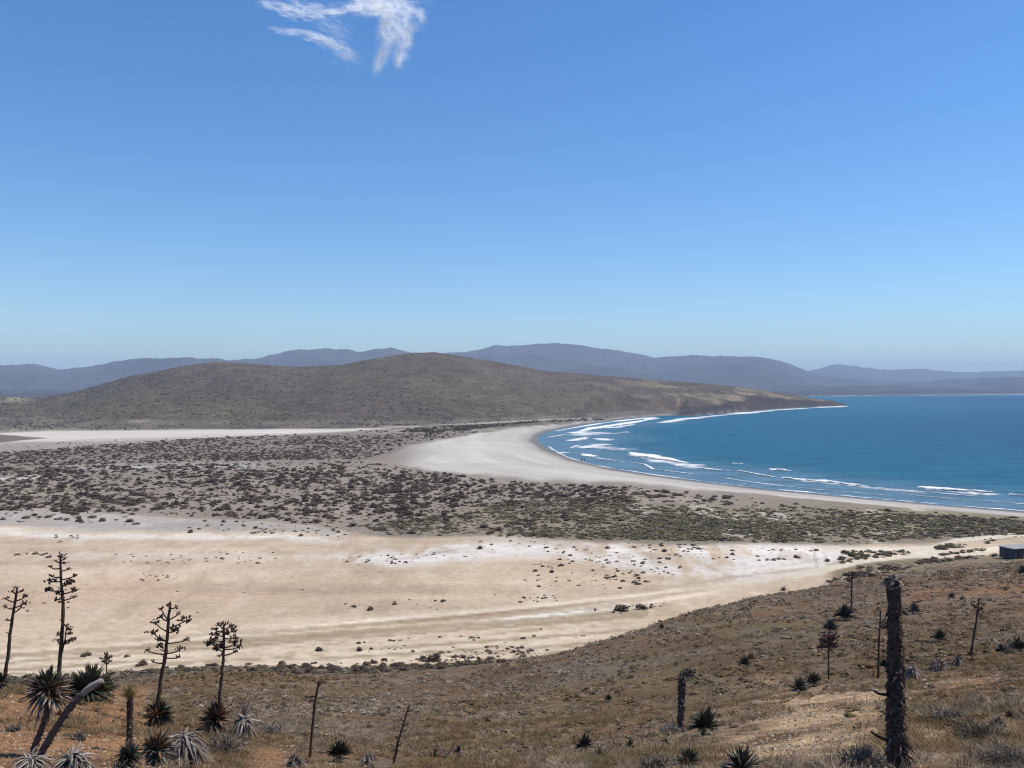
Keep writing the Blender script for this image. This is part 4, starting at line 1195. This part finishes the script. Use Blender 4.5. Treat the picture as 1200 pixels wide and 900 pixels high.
# dead clumps
for (lb, px, py, R, kd) in (('pale pinkish dead rosette at the right foot of the thick trunk', 1068, 795, 17, 'dead'), ('grey dead agave debris spread over the slope right of the pale rosette', 1100, 786, 14, 'ashen'),
                            ('second patch of grey dead leaves in the brush below the leaning stalk', 1122, 780, 11, 'ashen'), ('pale dead leaf tuft touching the round rosette by the trunk top', 1061, 719, 6, 'dead'),
                            ('dark dead agave with pale twigs in the grey brush near the right edge', 1170, 852, 13, 'ashen')):
    p = Plant('dead_agave', lb, px, py); p.skirt(px, py - R * .5, R, 40, int(px), kd); p.rosette(px, py - R * .45, R * .9, kd, 16, int(px) + 1, lo=.1, name='upright_leaves')
# 28 thick rugged trunk
p = Plant('dead_agave', 'thick rugged dark trunk with a pale broken top near the right side', 1053, 906, 7.9, cat='trunk')
p.trunk([(1054, 915), (1052, 880), (1050, 820), (1049, 750), (1048, 684)], 23, 12, (.080, .054, .040), 281, 2200, (.17, .125, .095), .45, stub_len=.34)
fl_ = MB(); rr = np.random.default_rng(78)
for k in range(170):
    yy = rr.uniform(690, 900); ww = np.interp(yy, [690, 800, 870, 905], [6, 7.5, 10, 15]); xx = np.interp(yy, [690, 820, 900], [1048, 1050, 1053.5])
    az = rr.uniform(0, 6.28); o_ = np.array([math.cos(az), math.sin(az), 0])
    d = nrm(o_ + np.array([0, 0, rr.uniform(-1.6, .5)]))
    leaf(fl_, p.at(xx, yy) + o_ * p.m(ww) * .9, d, p.m(rr.uniform(3, 10) * (1.5 if yy > 860 else 1)), p.m(rr.uniform(1.5, 4)), rr.uniform(0, .6), np.array((.15, .105, .08)) * rr.uniform(.25, 1.7), None, rr.normal(0, .2))
fl_.build('bark_flaps', M_bark, p.root, False)['kind'] = 'stuff'
mb = MB(); tube(mb, [p.at(1048, 690), p.at(1047.5, 682), p.at(1046, 676)], np.array([7.5, 7, 4]) / F * p.Y, (.27, .215, .17), 12, .25); mb.build('broken_top', M_bark, p.root)
mb = MB()
rr = np.random.default_rng(77)
for k in range(70):
    d = nrm(np.array([rr.normal(), rr.normal(), rr.uniform(-.2, 1)]))
    leaf(mb, p.at(1047.5, 684) + d * p.m(7), d, p.m(7) * rr.uniform(.5, 1.2), p.m(4.5), .2, np.array((.30, .24, .19)) * rr.uniform(.3, 1.4))
mb.build('frayed_bark', M_bark, p.root, False)
for (a, b) in (((1042, 732), (1033, 736)), ((1040, 814), (1025, 811)), ((1040, 868), (1020, 857)), ((1058, 716), (1064, 720))):
    mb = MB(); tube(mb, curve_pts([p.at(*a), p.at((a[0] + b[0]) / 2, (a[1] + b[1]) / 2 + 1), p.at(*b)], 6), np.linspace(2.2, 1.0, 6) / F * p.Y, (.06, .042, .034), 6, .2); mb.build('snag', M_bark, p.root)

PLANTS = np.array([(o.location.x, o.location.y) for o in COL.objects if o.type == 'EMPTY' and o.get('category') in ('agave', 'trunk')])


def clear_of_plants(x, y):
    d = np.full(len(x), 1e9)
    for a, b in PLANTS: d = np.minimum(d, np.hypot(x - a, (y - b + .25) * .6))
    return d > .42


BC = np.array([(.185, .138, .092), (.130, .098, .068), (.215, .150, .080), (.105, .066, .035), (.098, .075, .033), (.24, .19, .14), (.142, .089, .045)])
BCP = np.array([.26, .22, .10, .16, .10, .08, .08])
brush = MB()


def add_brush(Y0, Y1, n, blades, wid, size):
    Xs, Ys, Z, pxs, pys = sample_hillside(n, Y0, Y1)
    dens = fbm(Xs / 2.6, Ys / 2.6, 3, 700) + rng.uniform(-.22, .22, n) - .42 * bare_mask(pxs, pys)
    zmin = 2.6 + 1.0 * rng.uniform(0, 1, n)
    k = (dens > .42) & clear_of_plants(Xs, Ys) & (Z > zmin) & (z_near(Xs, Ys) > 2.4)
    Xs, Ys, Z = Xs[k], Ys[k], Z[k]; m = len(Xs)
    R = rng.uniform(size[0], size[1], m) * (.7 + .9 * np.clip(fbm(Xs / 7, Ys / 7, 2, 710), 0, 1))
    ci = rng.choice(len(BC), m, p=BCP)
    patch = fbm(Xs / 6, Ys / 6, 3, 720)
    ci = np.where(patch > .58, rng.choice([0, 1, 5], m), np.where(patch < .40, rng.choice([3, 4, 6, 2], m), ci))
    th = rng.uniform(0, 6.283, (m, blades)); rr = np.sqrt(rng.uniform(0, 1, (m, blades))) * R[:, None] * .75
    bx = Xs[:, None] + rr * np.cos(th); by = Ys[:, None] + rr * np.sin(th)
    bz = Z[:, None] - .02 + .3 * (R[:, None] - rr)
    el = rng.uniform(-.05, .85, (m, blades)); az = th + rng.normal(0, .7, (m, blades))
    Ln = R[:, None] * rng.uniform(.22, .7, (m, blades))
    d = np.stack([np.cos(az) * np.cos(el), np.sin(az) * np.cos(el), np.sin(el)], -1)
    base = np.stack([bx, by, bz], -1)
    side = np.stack([-np.sin(az + rng.normal(0, .8, az.shape)), np.cos(az), 0 * az], -1)
    w = (wid * rng.uniform(.6, 1.5, (m, blades)))[..., None]
    kink = rng.normal(0, .55, d.shape)
    p1 = base + d * Ln[..., None] * .55; p2 = p1 + (d + kink) * Ln[..., None] * .5
    V = np.stack([base - side * w, base + side * w, p1 + side * w * .8, p1 - side * w * .8, p2], 2).reshape(-1, 3)
    nb = m * blades
    o = np.arange(nb)[:, None] * 5
    col = BC[ci][:, None, :] * rng.uniform(.65, 1.4, (m, blades))[..., None]
    brush.add(V, [o + np.array([[0, 1, 2, 3]]), o + np.array([[3, 2, 4]])], np.repeat(col.reshape(-1, 3), 5, 0))


def add_tufts(Y0, Y1, n, size, nq):
    """small rounded mounds of twigs for the middle distance"""
    Xs, Ys, Z, pxs, pys = sample_hillside(n, Y0, Y1)
    dens = fbm(Xs / 3.2, Ys / 3.2, 3, 700) + rng.uniform(-.25, .25, n) - .42 * bare_mask(pxs, pys)
    k = (dens > .43) & clear_of_plants(Xs, Ys) & (Z > 2.6 + rng.uniform(0, 1, n)) & (z_near(Xs, Ys) > 2.4)
    Xs, Ys, Z = Xs[k], Ys[k], Z[k]; m = len(Xs)
    base = np.stack([bush_arrays(nq, .20, 1500 + i, 1.0)[0] for i in range(10)])
    B = base[rng.integers(0, 10, m)]
    w = (size[0] + (size[1] - size[0]) * rng.uniform(0, 1, m) ** 2.2)[:, None]
    a = rng.uniform(0, 6.283, m)[:, None]
    h = w * rng.uniform(.25, .5, (m, 1))
    V = np.stack([(B[..., 0] * np.cos(a) - B[..., 1] * np.sin(a)) * w + Xs[:, None], (B[..., 0] * np.sin(a) + B[..., 1] * np.cos(a)) * w + Ys[:, None], B[..., 2] * h + Z[:, None] - .02], -1)
    ci = rng.choice(len(BC), m, p=BCP); patch = fbm(Xs / 9, Ys / 9, 3, 720)
    ci = np.where(patch > .57, rng.choice([0, 1, 5], m), np.where(patch < .42, rng.choice([3, 4, 6, 2], m), ci))
    col = BC[ci][:, None, :] * rng.uniform(.6, 1.3, (m, nq))[..., None]
    brush.add(V.reshape(-1, 3), np.arange(m * nq * 4).reshape(-1, 4), np.repeat(col.reshape(-1, 3), 4, 0))


add_brush(5.5, 16, 4100, 130, .0036, (.08, .24))
add_brush(14, 32, 10000, 72, .0065, (.09, .26))
add_brush(30, 60, 7000, 30, .012, (.11, .30))
add_tufts(14, 34, 6300, (.10, .45), 26)
add_tufts(32, 70, 16000, (.14, .7), 18)
add_tufts(68, 138, 34000, (.2, 1.0), 13)
tag(brush.build('dry_undergrowth', M_brush, smooth_shade=False), 'grey and brown dry brush covering the near hillside', kind='stuff')

# near individual dry shrubs
def dry_shrub(label, px, py, wpx, hr, col, seed, n=520):
    g = g_at(px, py)
    r = np.random.default_rng(seed); w = wpx / F * g[1]
    mb = MB()
    for k in range(n // 13):
        az = r.uniform(0, 6.28); el = r.uniform(.25, 1.5); L0 = w * .5 * r.uniform(.5, 1.)
        d = np.array([math.cos(az) * math.cos(el), math.sin(az) * math.cos(el) * .9, math.sin(el) * hr * 2])
        b = np.array([r.normal(0, .06 * w), r.normal(0, .06 * w), -.02])
        pts = curve_pts([b, b + d * L0 * .5 + r.normal(0, .03 * w, 3), b + d * L0], 4)
        tube(mb, pts, np.linspace(.006, .003, 4) * max(1, g[1] / 12), np.array(col) * r.uniform(.6, 1.2), 4, cap=False)
        for j in range(14):
            f = r.uniform(.35, 1); p0 = pts[0] * (1 - f) + pts[-1] * f; dd = nrm(d + r.normal(0, .8, 3)); ww = .0045 * max(1, g[1] / 9)
            sd_ = nrm(np.cross(dd, r.normal(size=3))) * ww; ln = w * r.uniform(.06, .2)
            mb.add(np.array([p0 - sd_, p0 + sd_, p0 + dd * ln]), np.array([[0, 1, 2]]), np.array(col) * r.uniform(.6, 1.5))
    o = mb.build('dry_shrub', M_brush, None, False); o.location = tuple(g)
    tag(o, label, 'shrub')


DS = [('wide grey twiggy shrub at the foot of the thick trunk, left side', 1010, 898, 70, .36, (.21, .17, .13)),
      ('grey dry shrub right of the thick trunk above the tan stones', 1110, 848, 62, .3, (.21, .175, .135)),
      ('large dull green grey shrub near the right edge', 1150, 868, 84, .28, (.15, .13, .09)),
      ('grey shrub at the lower right corner', 1180, 900, 84, .32, (.20, .165, .125)),
      ('rounded tan dry shrub left of the small low rosette', 705, 890, 34, .5, (.26, .20, .14)),
      ('grey shrub at the lower edge below the broad dark rosette', 770, 902, 64, .3, (.20, .165, .125)),
      ('pale grey shrub around the foot of the bent headed trunk', 785, 862, 40, .4, (.26, .235, .20)),
      ('grey shrub on the orange soil between the leaning trunks and the dark stem', 92, 868, 30, .45, (.19, .165, .135)),
      ('low greenish grey shrub on the orange knoll left of the leaning trunks', 16, 858, 30, .35, (.17, .155, .125)),
      ('grey brown shrub below the compact branched stalk', 262, 885, 62, .4, (.20, .17, .14)),
      ('grey shrub between the shorter stalk and the thin bare stalk', 318, 862, 40, .35, (.20, .175, .15)),
      ('rounded brown shrub on the slope above the compact dark rosette', 880, 772, 12, .6, (.20, .14, .09))]
for k, (lb, px, py, w, hr, c) in enumerate(DS): dry_shrub(lb, px, py, w, hr, c, 500 + k, 1100 if w > 50 else 600)

# ------------------------------------------------------------------ shed, people, rocks
def box(mb, c, s, col):
    c = np.array(c, float); s = np.array(s, float) / 2
    V = np.array([(x, y, z) for x in (-1, 1) for y in (-1, 1) for z in (-1, 1)]) * s + c
    mb.add(V, np.array([(0, 1, 3, 2), (4, 6, 7, 5), (0, 4, 5, 1), (2, 3, 7, 6), (0, 2, 6, 4), (1, 5, 7, 3)]), col)


g = g_at(1188, 655.5, 100, 200)
shed = empty('shed', tuple(g + np.array([0, 0, -.1]))); shed.rotation_euler = (0, 0, math.radians(18))
tag(shed, 'small flat roofed blue grey shed at the right edge beside the dirt road', 'shed')
Ls, Wd, Ht = 5.0, 2.6, 1.66
mb = MB(); box(mb, (Ls / 2, .0 + Wd / 2, Ht / 2), (Ls, Wd, Ht), (.035, .045, .065))
for k in range(24): box(mb, (Ls * (k + .5) / 24, -.012, Ht / 2), (Ls / 24 - .03, .05, Ht - .06), [(.030, .038, .055), (.05, .05, .06), (.09, .06, .06), (.04, .045, .055)][(k * 5) % 4])
for k in range(13): box(mb, (-.012, Wd * (k + .5) / 13, Ht / 2), (.05, Wd / 13 - .03, Ht - .06), [(.045, .062, .095), (.075, .085, .10), (.03, .04, .06), (.10, .105, .105), (.05, .07, .09)][(k * 7) % 5])
mb.build('wall', M_paint, shed, False)
mb = MB(); box(mb, (Ls / 2, Wd / 2, Ht + .05), (Ls + .35, Wd + .35, .08), (.30, .29, .27)); mb.build('roof', M_paint, shed, False)
mb = MB(); box(mb, (1.1, -.055, .80), (.95, .05, 1.55), (.012, .014, .02)); dr = mb.build('door', M_paint, shed, False)
mb = MB(); box(mb, (1.45, -.10, 1.0), (.05, .05, .12), (.3, .3, .28)); mb.build('handle', M_paint, dr, False)
mb = MB(); box(mb, (3.1, -.06, .40), (2.6, .05, .74), (.34, .13, .14)); mb.build('red_panel', M_paint, shed, False)
mb = MB(); box(mb, (3.0, -.06, 1.3), (1.0, .05, .7), (.30, .29, .31)); wn = mb.build('window', M_paint, shed, False)
mb = MB(); box(mb, (3.0, -.09, 1.3), (.85, .02, .55), (.03, .035, .05)); mb.build('pane', M_paint, wn, False)
mb = MB(); box(mb, (-.06, 1.3, .75), (.05, .9, 1.45), (.018, .024, .04)); mb.build('door', M_paint, shed, False)


def person(label, px, py, suit, stride, arm):
    Yp = H * F / (py - 450) * .995; Xp = (px - 600) / F * Yp
    z = max(float(zfun(np.array([Xp]), np.array([Yp]))[0]), -.05)
    o_me = bpy.data.meshes.new('person')
    v = [(0, 0, .92), (0, 0, 1.15), (0, 0, 1.40), (0, 0, 1.50), (0, -.02, 1.62), (0, -.02, 1.73),
         (.10, 0, .88), (.12, -stride, .50), (.12, -stride * 1.1 + .04, .09), (.12, -stride * 1.1 - .12, .03),
         (-.10, 0, .88), (-.12, stride, .50), (-.12, stride * 1.1 + .08, .09), (-.12, stride * 1.1 - .08, .03),
         (.20, 0, 1.40), (.27, arm * .3, 1.14), (.29, -arm, .92), (.29, -arm - .05, .82),
         (-.20, 0, 1.40), (-.27, -arm * .3, 1.14), (-.29, arm * .6, .92), (-.29, arm * .6 - .05, .82)]
    e = [(0, 1), (1, 2), (2, 3), (3, 4), (4, 5), (0, 6), (6, 7), (7, 8), (8, 9), (0, 10), (10, 11), (11, 12), (12, 13), (2, 14), (14, 15), (15, 16), (16, 17), (2, 18), (18, 19), (19, 20), (20, 21)]
    rad = [.15, .13, .15, .055, .10, .085, .09, .065, .045, .04, .09, .065, .045, .04, .065, .045, .036, .03, .065, .045, .036, .03]
    o_me.from_pydata(v, e, [])
    o = bpy.data.objects.new('person', o_me); COL.objects.link(o)
    sk = o.modifiers.new('skin', 'SKIN'); sk.use_smooth_shade = True
    ly = o_me.skin_vertices[0] if len(o_me.skin_vertices) else None
    if ly is None:
        bpy.context.view_layer.objects.active = o
        bpy.ops.mesh.customdata_skin_add(); ly = o_me.skin_vertices[0]
    for i, r in enumerate(rad): ly.data[i].radius = (r, r * (.75 if i in (0, 1, 2) else 1))
    ly.data[0].use_root = True
    sb = o.modifiers.new('sub', 'SUBSURF'); sb.levels = 1; sb.render_levels = 1
    m = bpy.data.materials.new('wetsuit'); m.use_nodes = True
    m.node_tree.nodes['Principled BSDF'].inputs['Base Color'].default_value = (*suit, 1); m.node_tree.nodes['Principled BSDF'].inputs['Roughness'].default_value = .7
    o_me.materials.append(m)
    o.location = (Xp, Yp, z); o.rotation_euler = (0, 0, rng.uniform(0, 6))
    tag(o, label, 'person', None)
    mb = MB(); ang = np.linspace(0, 2 * np.pi, 9)[:-1]
    V = [(0, -.02, 1.80)]
    for zz, r in ((1.77, .07), (1.72, .105), (1.66, .108)):
        V += [(r * math.cos(a), -.005 + r * math.sin(a), zz) for a in ang]
    k = np.arange(8); k2 = (k + 1) % 8
    fs = [np.stack([1 + k, 1 + k2, np.zeros(8, int)], -1)] + [np.stack([1 + 8 * j + k, 9 + 8 * j + k, 9 + 8 * j + k2, 1 + 8 * j + k2], -1) for j in (0, 1)]
    mb.add(np.array(V), fs, (.03, .02, .015)); mb.build('hair', M_cloth, o)


person('person in dark clothes standing in the shallow water, the left one of two', 681.6, 541.5, (.012, .014, .022), .05, .05)
person('person in grey clothes walking at the waterline, right of the darker one', 684.6, 541.2, (.05, .055, .07), .16, .12)

ROCKS = [(795, 486.3, 8), (812, 485, 10), (838, 484.2, 9), (893, 479.6, 14), (903, 479.2, 10), (930, 478, 7), (948, 477, 8), (966, 476, 8), (978, 475.3, 9), (988, 474.8, 6), (860, 482.6, 8)]
RN = ['on the sand at the inner end of the headland shore', 'second along the headland shore from the sandy beach', 'third along the headland shore, under the pale slope', 'the longest dark ledge below the headland',
      'touching the outer end of the longest dark ledge', 'between the long ledge and the headland point', 'below the last low slope of the headland', 'just inside the headland point', 'on the headland point itself', 'out in the water off the headland point', 'midway between the sandy beach and the long ledge']
for k, (px, py, w) in enumerate(ROCKS):
    x, y = px2g(px, py); r = np.random.default_rng(700 + k)
    th = np.linspace(0, 2 * np.pi, 13)[:-1]; V = []
    wm = w / F * y
    for zz, rr in ((-.4, 1.), (.25, .95), (.7, .66), (.95, .3)):
        V += [(math.cos(a) * rr * wm / 2 * r.uniform(.75, 1.2), math.sin(a) * rr * wm / 3 * r.uniform(.75, 1.2), zz * wm * .22 * r.uniform(.8, 1.2)) for a in th]
    V.append((0, 0, wm * .22)); i = np.arange(12); i2 = (i + 1) % 12
    fs = [np.stack([12 * j + i, 12 * j + i2, 12 * j + 12 + i2, 12 * j + 12 + i], -1) for j in range(3)] + [np.stack([36 + i, 36 + i2, np.full(12, 48)], -1)]
    mb = MB(); mb.add(np.array(V), fs, np.array((.075, .06, .055)) * r.uniform(.8, 1.5))
    o = mb.build('shore_rock', M_rock, None, False); o.location = (x, y + 3, 0.3)
    tag(o, 'dark rock ' + RN[k], 'rock')

# ------------------------------------------------------------------ air, cloud, sky, sun
SUN_EL, SUN_AZ = math.radians(60), math.radians(80)      # azimuth to the right of the view direction


def haze():
    mb = MB(); box(mb, (0, 6000, 175), (30000, 15500, 364), (1, 1, 1))
    m = bpy.data.materials.new('haze_air'); m.use_nodes = True
    n = N(m); out = n.new('ShaderNodeOutputMaterial'); v = n.new('ShaderNodeVolumePrincipled')
    v.inputs['Color'].default_value = (.64, .79, 1.0, 1); v.inputs['Density'].default_value = 1.2e-4
    v.inputs['Anisotropy'].default_value = .0
    n.link(v.outputs[0], out.inputs['Volume'])
    o = mb.build('haze', m, None, False); o['kind'] = 'stuff'; o['label'] = 'pale blue haze over the far hills'


haze()


def cloud():
    Yc = 3000.
    def W(px, py, dy=0): return np.array([(px - 600) / F * (Yc + dy), Yc + dy, H - (py - 450) / F * (Yc + dy)])
    # strands: (a, b, radius a, radius b, strength)
    S = [(W(306, 4), W(345, 10, 20), 10, 20, .7), (W(335, 10, 20), W(365, 14, 30), 22, 24, 1.0), (W(365, 14, 30), W(412, 12, 20), 18, 7, .8),
         (W(318, 33, -10), W(360, 40, 0), 6, 11, .7), (W(360, 40, 0), W(390, 52, 10), 13, 17, .9), (W(388, 51, 10), W(414, 67, 20), 18, 18, .8), (W(414, 66, 20), W(398, 60, 10), 24, 22, .3),
         (W(412, 10, 0), W(440, 6, 0), 16, 30, 1.0), (W(436, 4, 0), W(465, 8, 0), 34, 30, 1.1), (W(465, 8, 0), W(488, 12, 0), 26, 22, .65), (W(488, 12, 0), W(496, 24, 0), 16, 10, .5), (W(494, 24, 0), W(484, 34), 10, 9, .35),
         (W(450, 12), W(456, 40, 10), 22, 26, .75), (W(456, 40, 10), W(442, 78, 20), 24, 9, .6), (W(462, 20), W(472, 45, 20), 28, 26, .75), (W(472, 45, 20), W(466, 74, 20), 24, 11, .55), (W(480, 22), W(476, 50), 16, 14, .5),
         (W(375, 25, 10), W(405, 40, 10), 22, 26, .42), (W(440, -14, 0), W(470, -16, 0), 40, 40, .8)]
    r = np.random.default_rng(88)
    mb = MB(); c = W(405, 35)
    for a, b, ra, rb, st in S:
        ln = np.linalg.norm(b - a)
        n = int((26 + 1.5 * st * (ra + rb) / 2 * (ln + 40) / 40) * (1.35 if a[0] > W(408, 0)[0] else 1.0))
        for _ in range(n):
            t0 = r.uniform(-.18, .75); t1 = t0 + r.uniform(.3, .75); K = 12
            t = np.linspace(t0, t1, K); q = r.normal(0, .5, 3)
            rad = np.interp(t, [-.2, 0, 1, 1.2], [ra * .8, ra * 1.3, rb * 1.3, rb * .8])
            P = a + np.outer(t, b - a) + q[None] * rad[:, None] * np.array([1.1, 8., 1.1]) + np.outer(q[1] * 8. * rad, (-.13, 0, .41))
            wob = np.stack([fbm(P[:, 0] / 55 + k * 9, P[:, 2] / 38 + P[:, 1] / 90, 4, 900 + k) - .5 for k in range(3)], 1)
            P = P + wob * np.array([26, 60, 24]) + np.cumsum(r.normal(0, .6, (K, 3)), 0)
            tan = np.gradient(P, axis=0); tan /= np.linalg.norm(tan, axis=1)[:, None]
            up = np.array([r.normal(0, .35) + .2, r.normal(0, .45) - .1, 1.0])
            sd_ = np.cross(tan, up); sd_ /= np.linalg.norm(sd_, axis=1)[:, None] + 1e-6
            wd = r.uniform(5, 20) * (1.35 if a[0] > W(408, 0)[0] else 1) * np.sin(np.linspace(.15, 3.0, K))
            al = r.uniform(.08, .27) * min(st, 1.) * np.sin(np.linspace(0, np.pi, K)) * np.clip(1.5 - np.linalg.norm(q) * .55, .15, 1)
            al = al * np.clip(.35 + 1.6 * (fbm(P[:, 0] / 20, P[:, 2] / 20, 3, 930) - .2), .1, 1.3)
            V = np.stack([P - sd_ * wd[:, None] - [0, 0, 1.5], P, P + sd_ * wd[:, None] - [0, 0, 1.5]], 1).reshape(-1, 3) - c
            i = np.arange(K - 1)[:, None] * 3 + np.arange(2)[None]
            fa = np.stack([i, i + 1, i + 4, i + 3], -1).reshape(-1, 4)
            A = np.stack([al * 0, al, al * 0], 1).reshape(-1, 1)
            mb.add(V, fa, np.repeat(A, 3, 1))
    m = bpy.data.materials.new('cirrus_ice'); m.use_nodes = True
    n = N(m); out = n.new('ShaderNodeOutputMaterial')
    at = n.new('ShaderNodeAttribute', attribute_name='Col'); sp = n.new('ShaderNodeSeparateColor'); n.link(at.outputs['Color'], sp.inputs[0])
    d1 = n.new('ShaderNodeBsdfDiffuse'); d2 = n.new('ShaderNodeBsdfTranslucent'); tr = n.new('ShaderNodeBsdfTransparent')
    d1.inputs[0].default_value = (1, 1, 1, 1); d2.inputs[0].default_value = (1, 1, 1, 1)
    m1 = n.new('ShaderNodeMixShader'); m1.inputs[0].default_value = .72; n.link(d1.outputs[0], m1.inputs[1]); n.link(d2.outputs[0], m1.inputs[2])
    m2 = n.new('ShaderNodeMixShader'); n.link(sp.outputs[0], m2.inputs[0]); n.link(tr.outputs[0], m2.inputs[1]); n.link(m1.outputs[0], m2.inputs[2])
    n.link(m2.outputs[0], out.inputs['Surface'])
    o = mb.build('cloud', m); o.location = tuple(c); o['kind'] = 'stuff'; o['label'] = 'small wispy white cirrus cloud high in the blue sky'


cloud()

w = bpy.data.worlds.new('World'); scn.world = w; w.use_nodes = True
nt = w.node_tree; nt.nodes.clear()
wo = nt.nodes.new('ShaderNodeOutputWorld'); bg = nt.nodes.new('ShaderNodeBackground'); sky = nt.nodes.new('ShaderNodeTexSky')
sky.sky_type = 'NISHITA'; sky.sun_disc = False
sky.sun_elevation = SUN_EL; sky.sun_rotation = SUN_AZ
sky.air_density = 1.0; sky.dust_density = .35; sky.ozone_density = 1.3; sky.altitude = 30
bg.inputs['Strength'].default_value = .112
hs_ = nt.nodes.new('ShaderNodeHueSaturation'); hs_.inputs['Saturation'].default_value = 1.27
tn = nt.nodes.new('ShaderNodeVectorMath'); tn.operation = 'MULTIPLY'; tn.inputs[1].default_value = (.885, 1.115, 1.34)
nt.links.new(sky.outputs[0], hs_.inputs['Color']); nt.links.new(hs_.outputs[0], tn.inputs[0]); nt.links.new(tn.outputs[0], bg.inputs[0]); nt.links.new(bg.outputs[0], wo.inputs[0])

sl = bpy.data.lights.new('sun', 'SUN'); sl.energy = 4.6; sl.angle = math.radians(.53); sl.color = (1, .92, .79)
so = bpy.data.objects.new('sun', sl); COL.objects.link(so)
so.rotation_euler = (math.pi / 2 - SUN_EL, 0, math.pi - SUN_AZ)

cam = bpy.data.cameras.new('camera'); cam.sensor_width = 36; cam.lens = 36 * F / 1200; cam.clip_start = .1; cam.clip_end = 60000
co = bpy.data.objects.new('camera', cam); COL.objects.link(co); co.location = (0, 0, H); co.rotation_euler = (math.pi / 2, 0, 0)
scn.camera = co

scn.render.engine = 'CYCLES'; scn.cycles.pixel_filter_type = 'BLACKMAN_HARRIS'; scn.cycles.filter_width = 1.15
scn.view_settings.view_transform = 'Standard'; scn.view_settings.look = 'None'
scn.view_settings.exposure = 0; scn.view_settings.gamma = 1
cy = scn.cycles
cy.max_bounces = 6; cy.diffuse_bounces = 4; cy.glossy_bounces = 2; cy.transmission_bounces = 2; cy.volume_bounces = 1; cy.transparent_max_bounces = 48
cy.volume_max_steps = 256
cy.use_denoising = True
cy.use_adaptive_sampling = True; cy.adaptive_threshold = .015
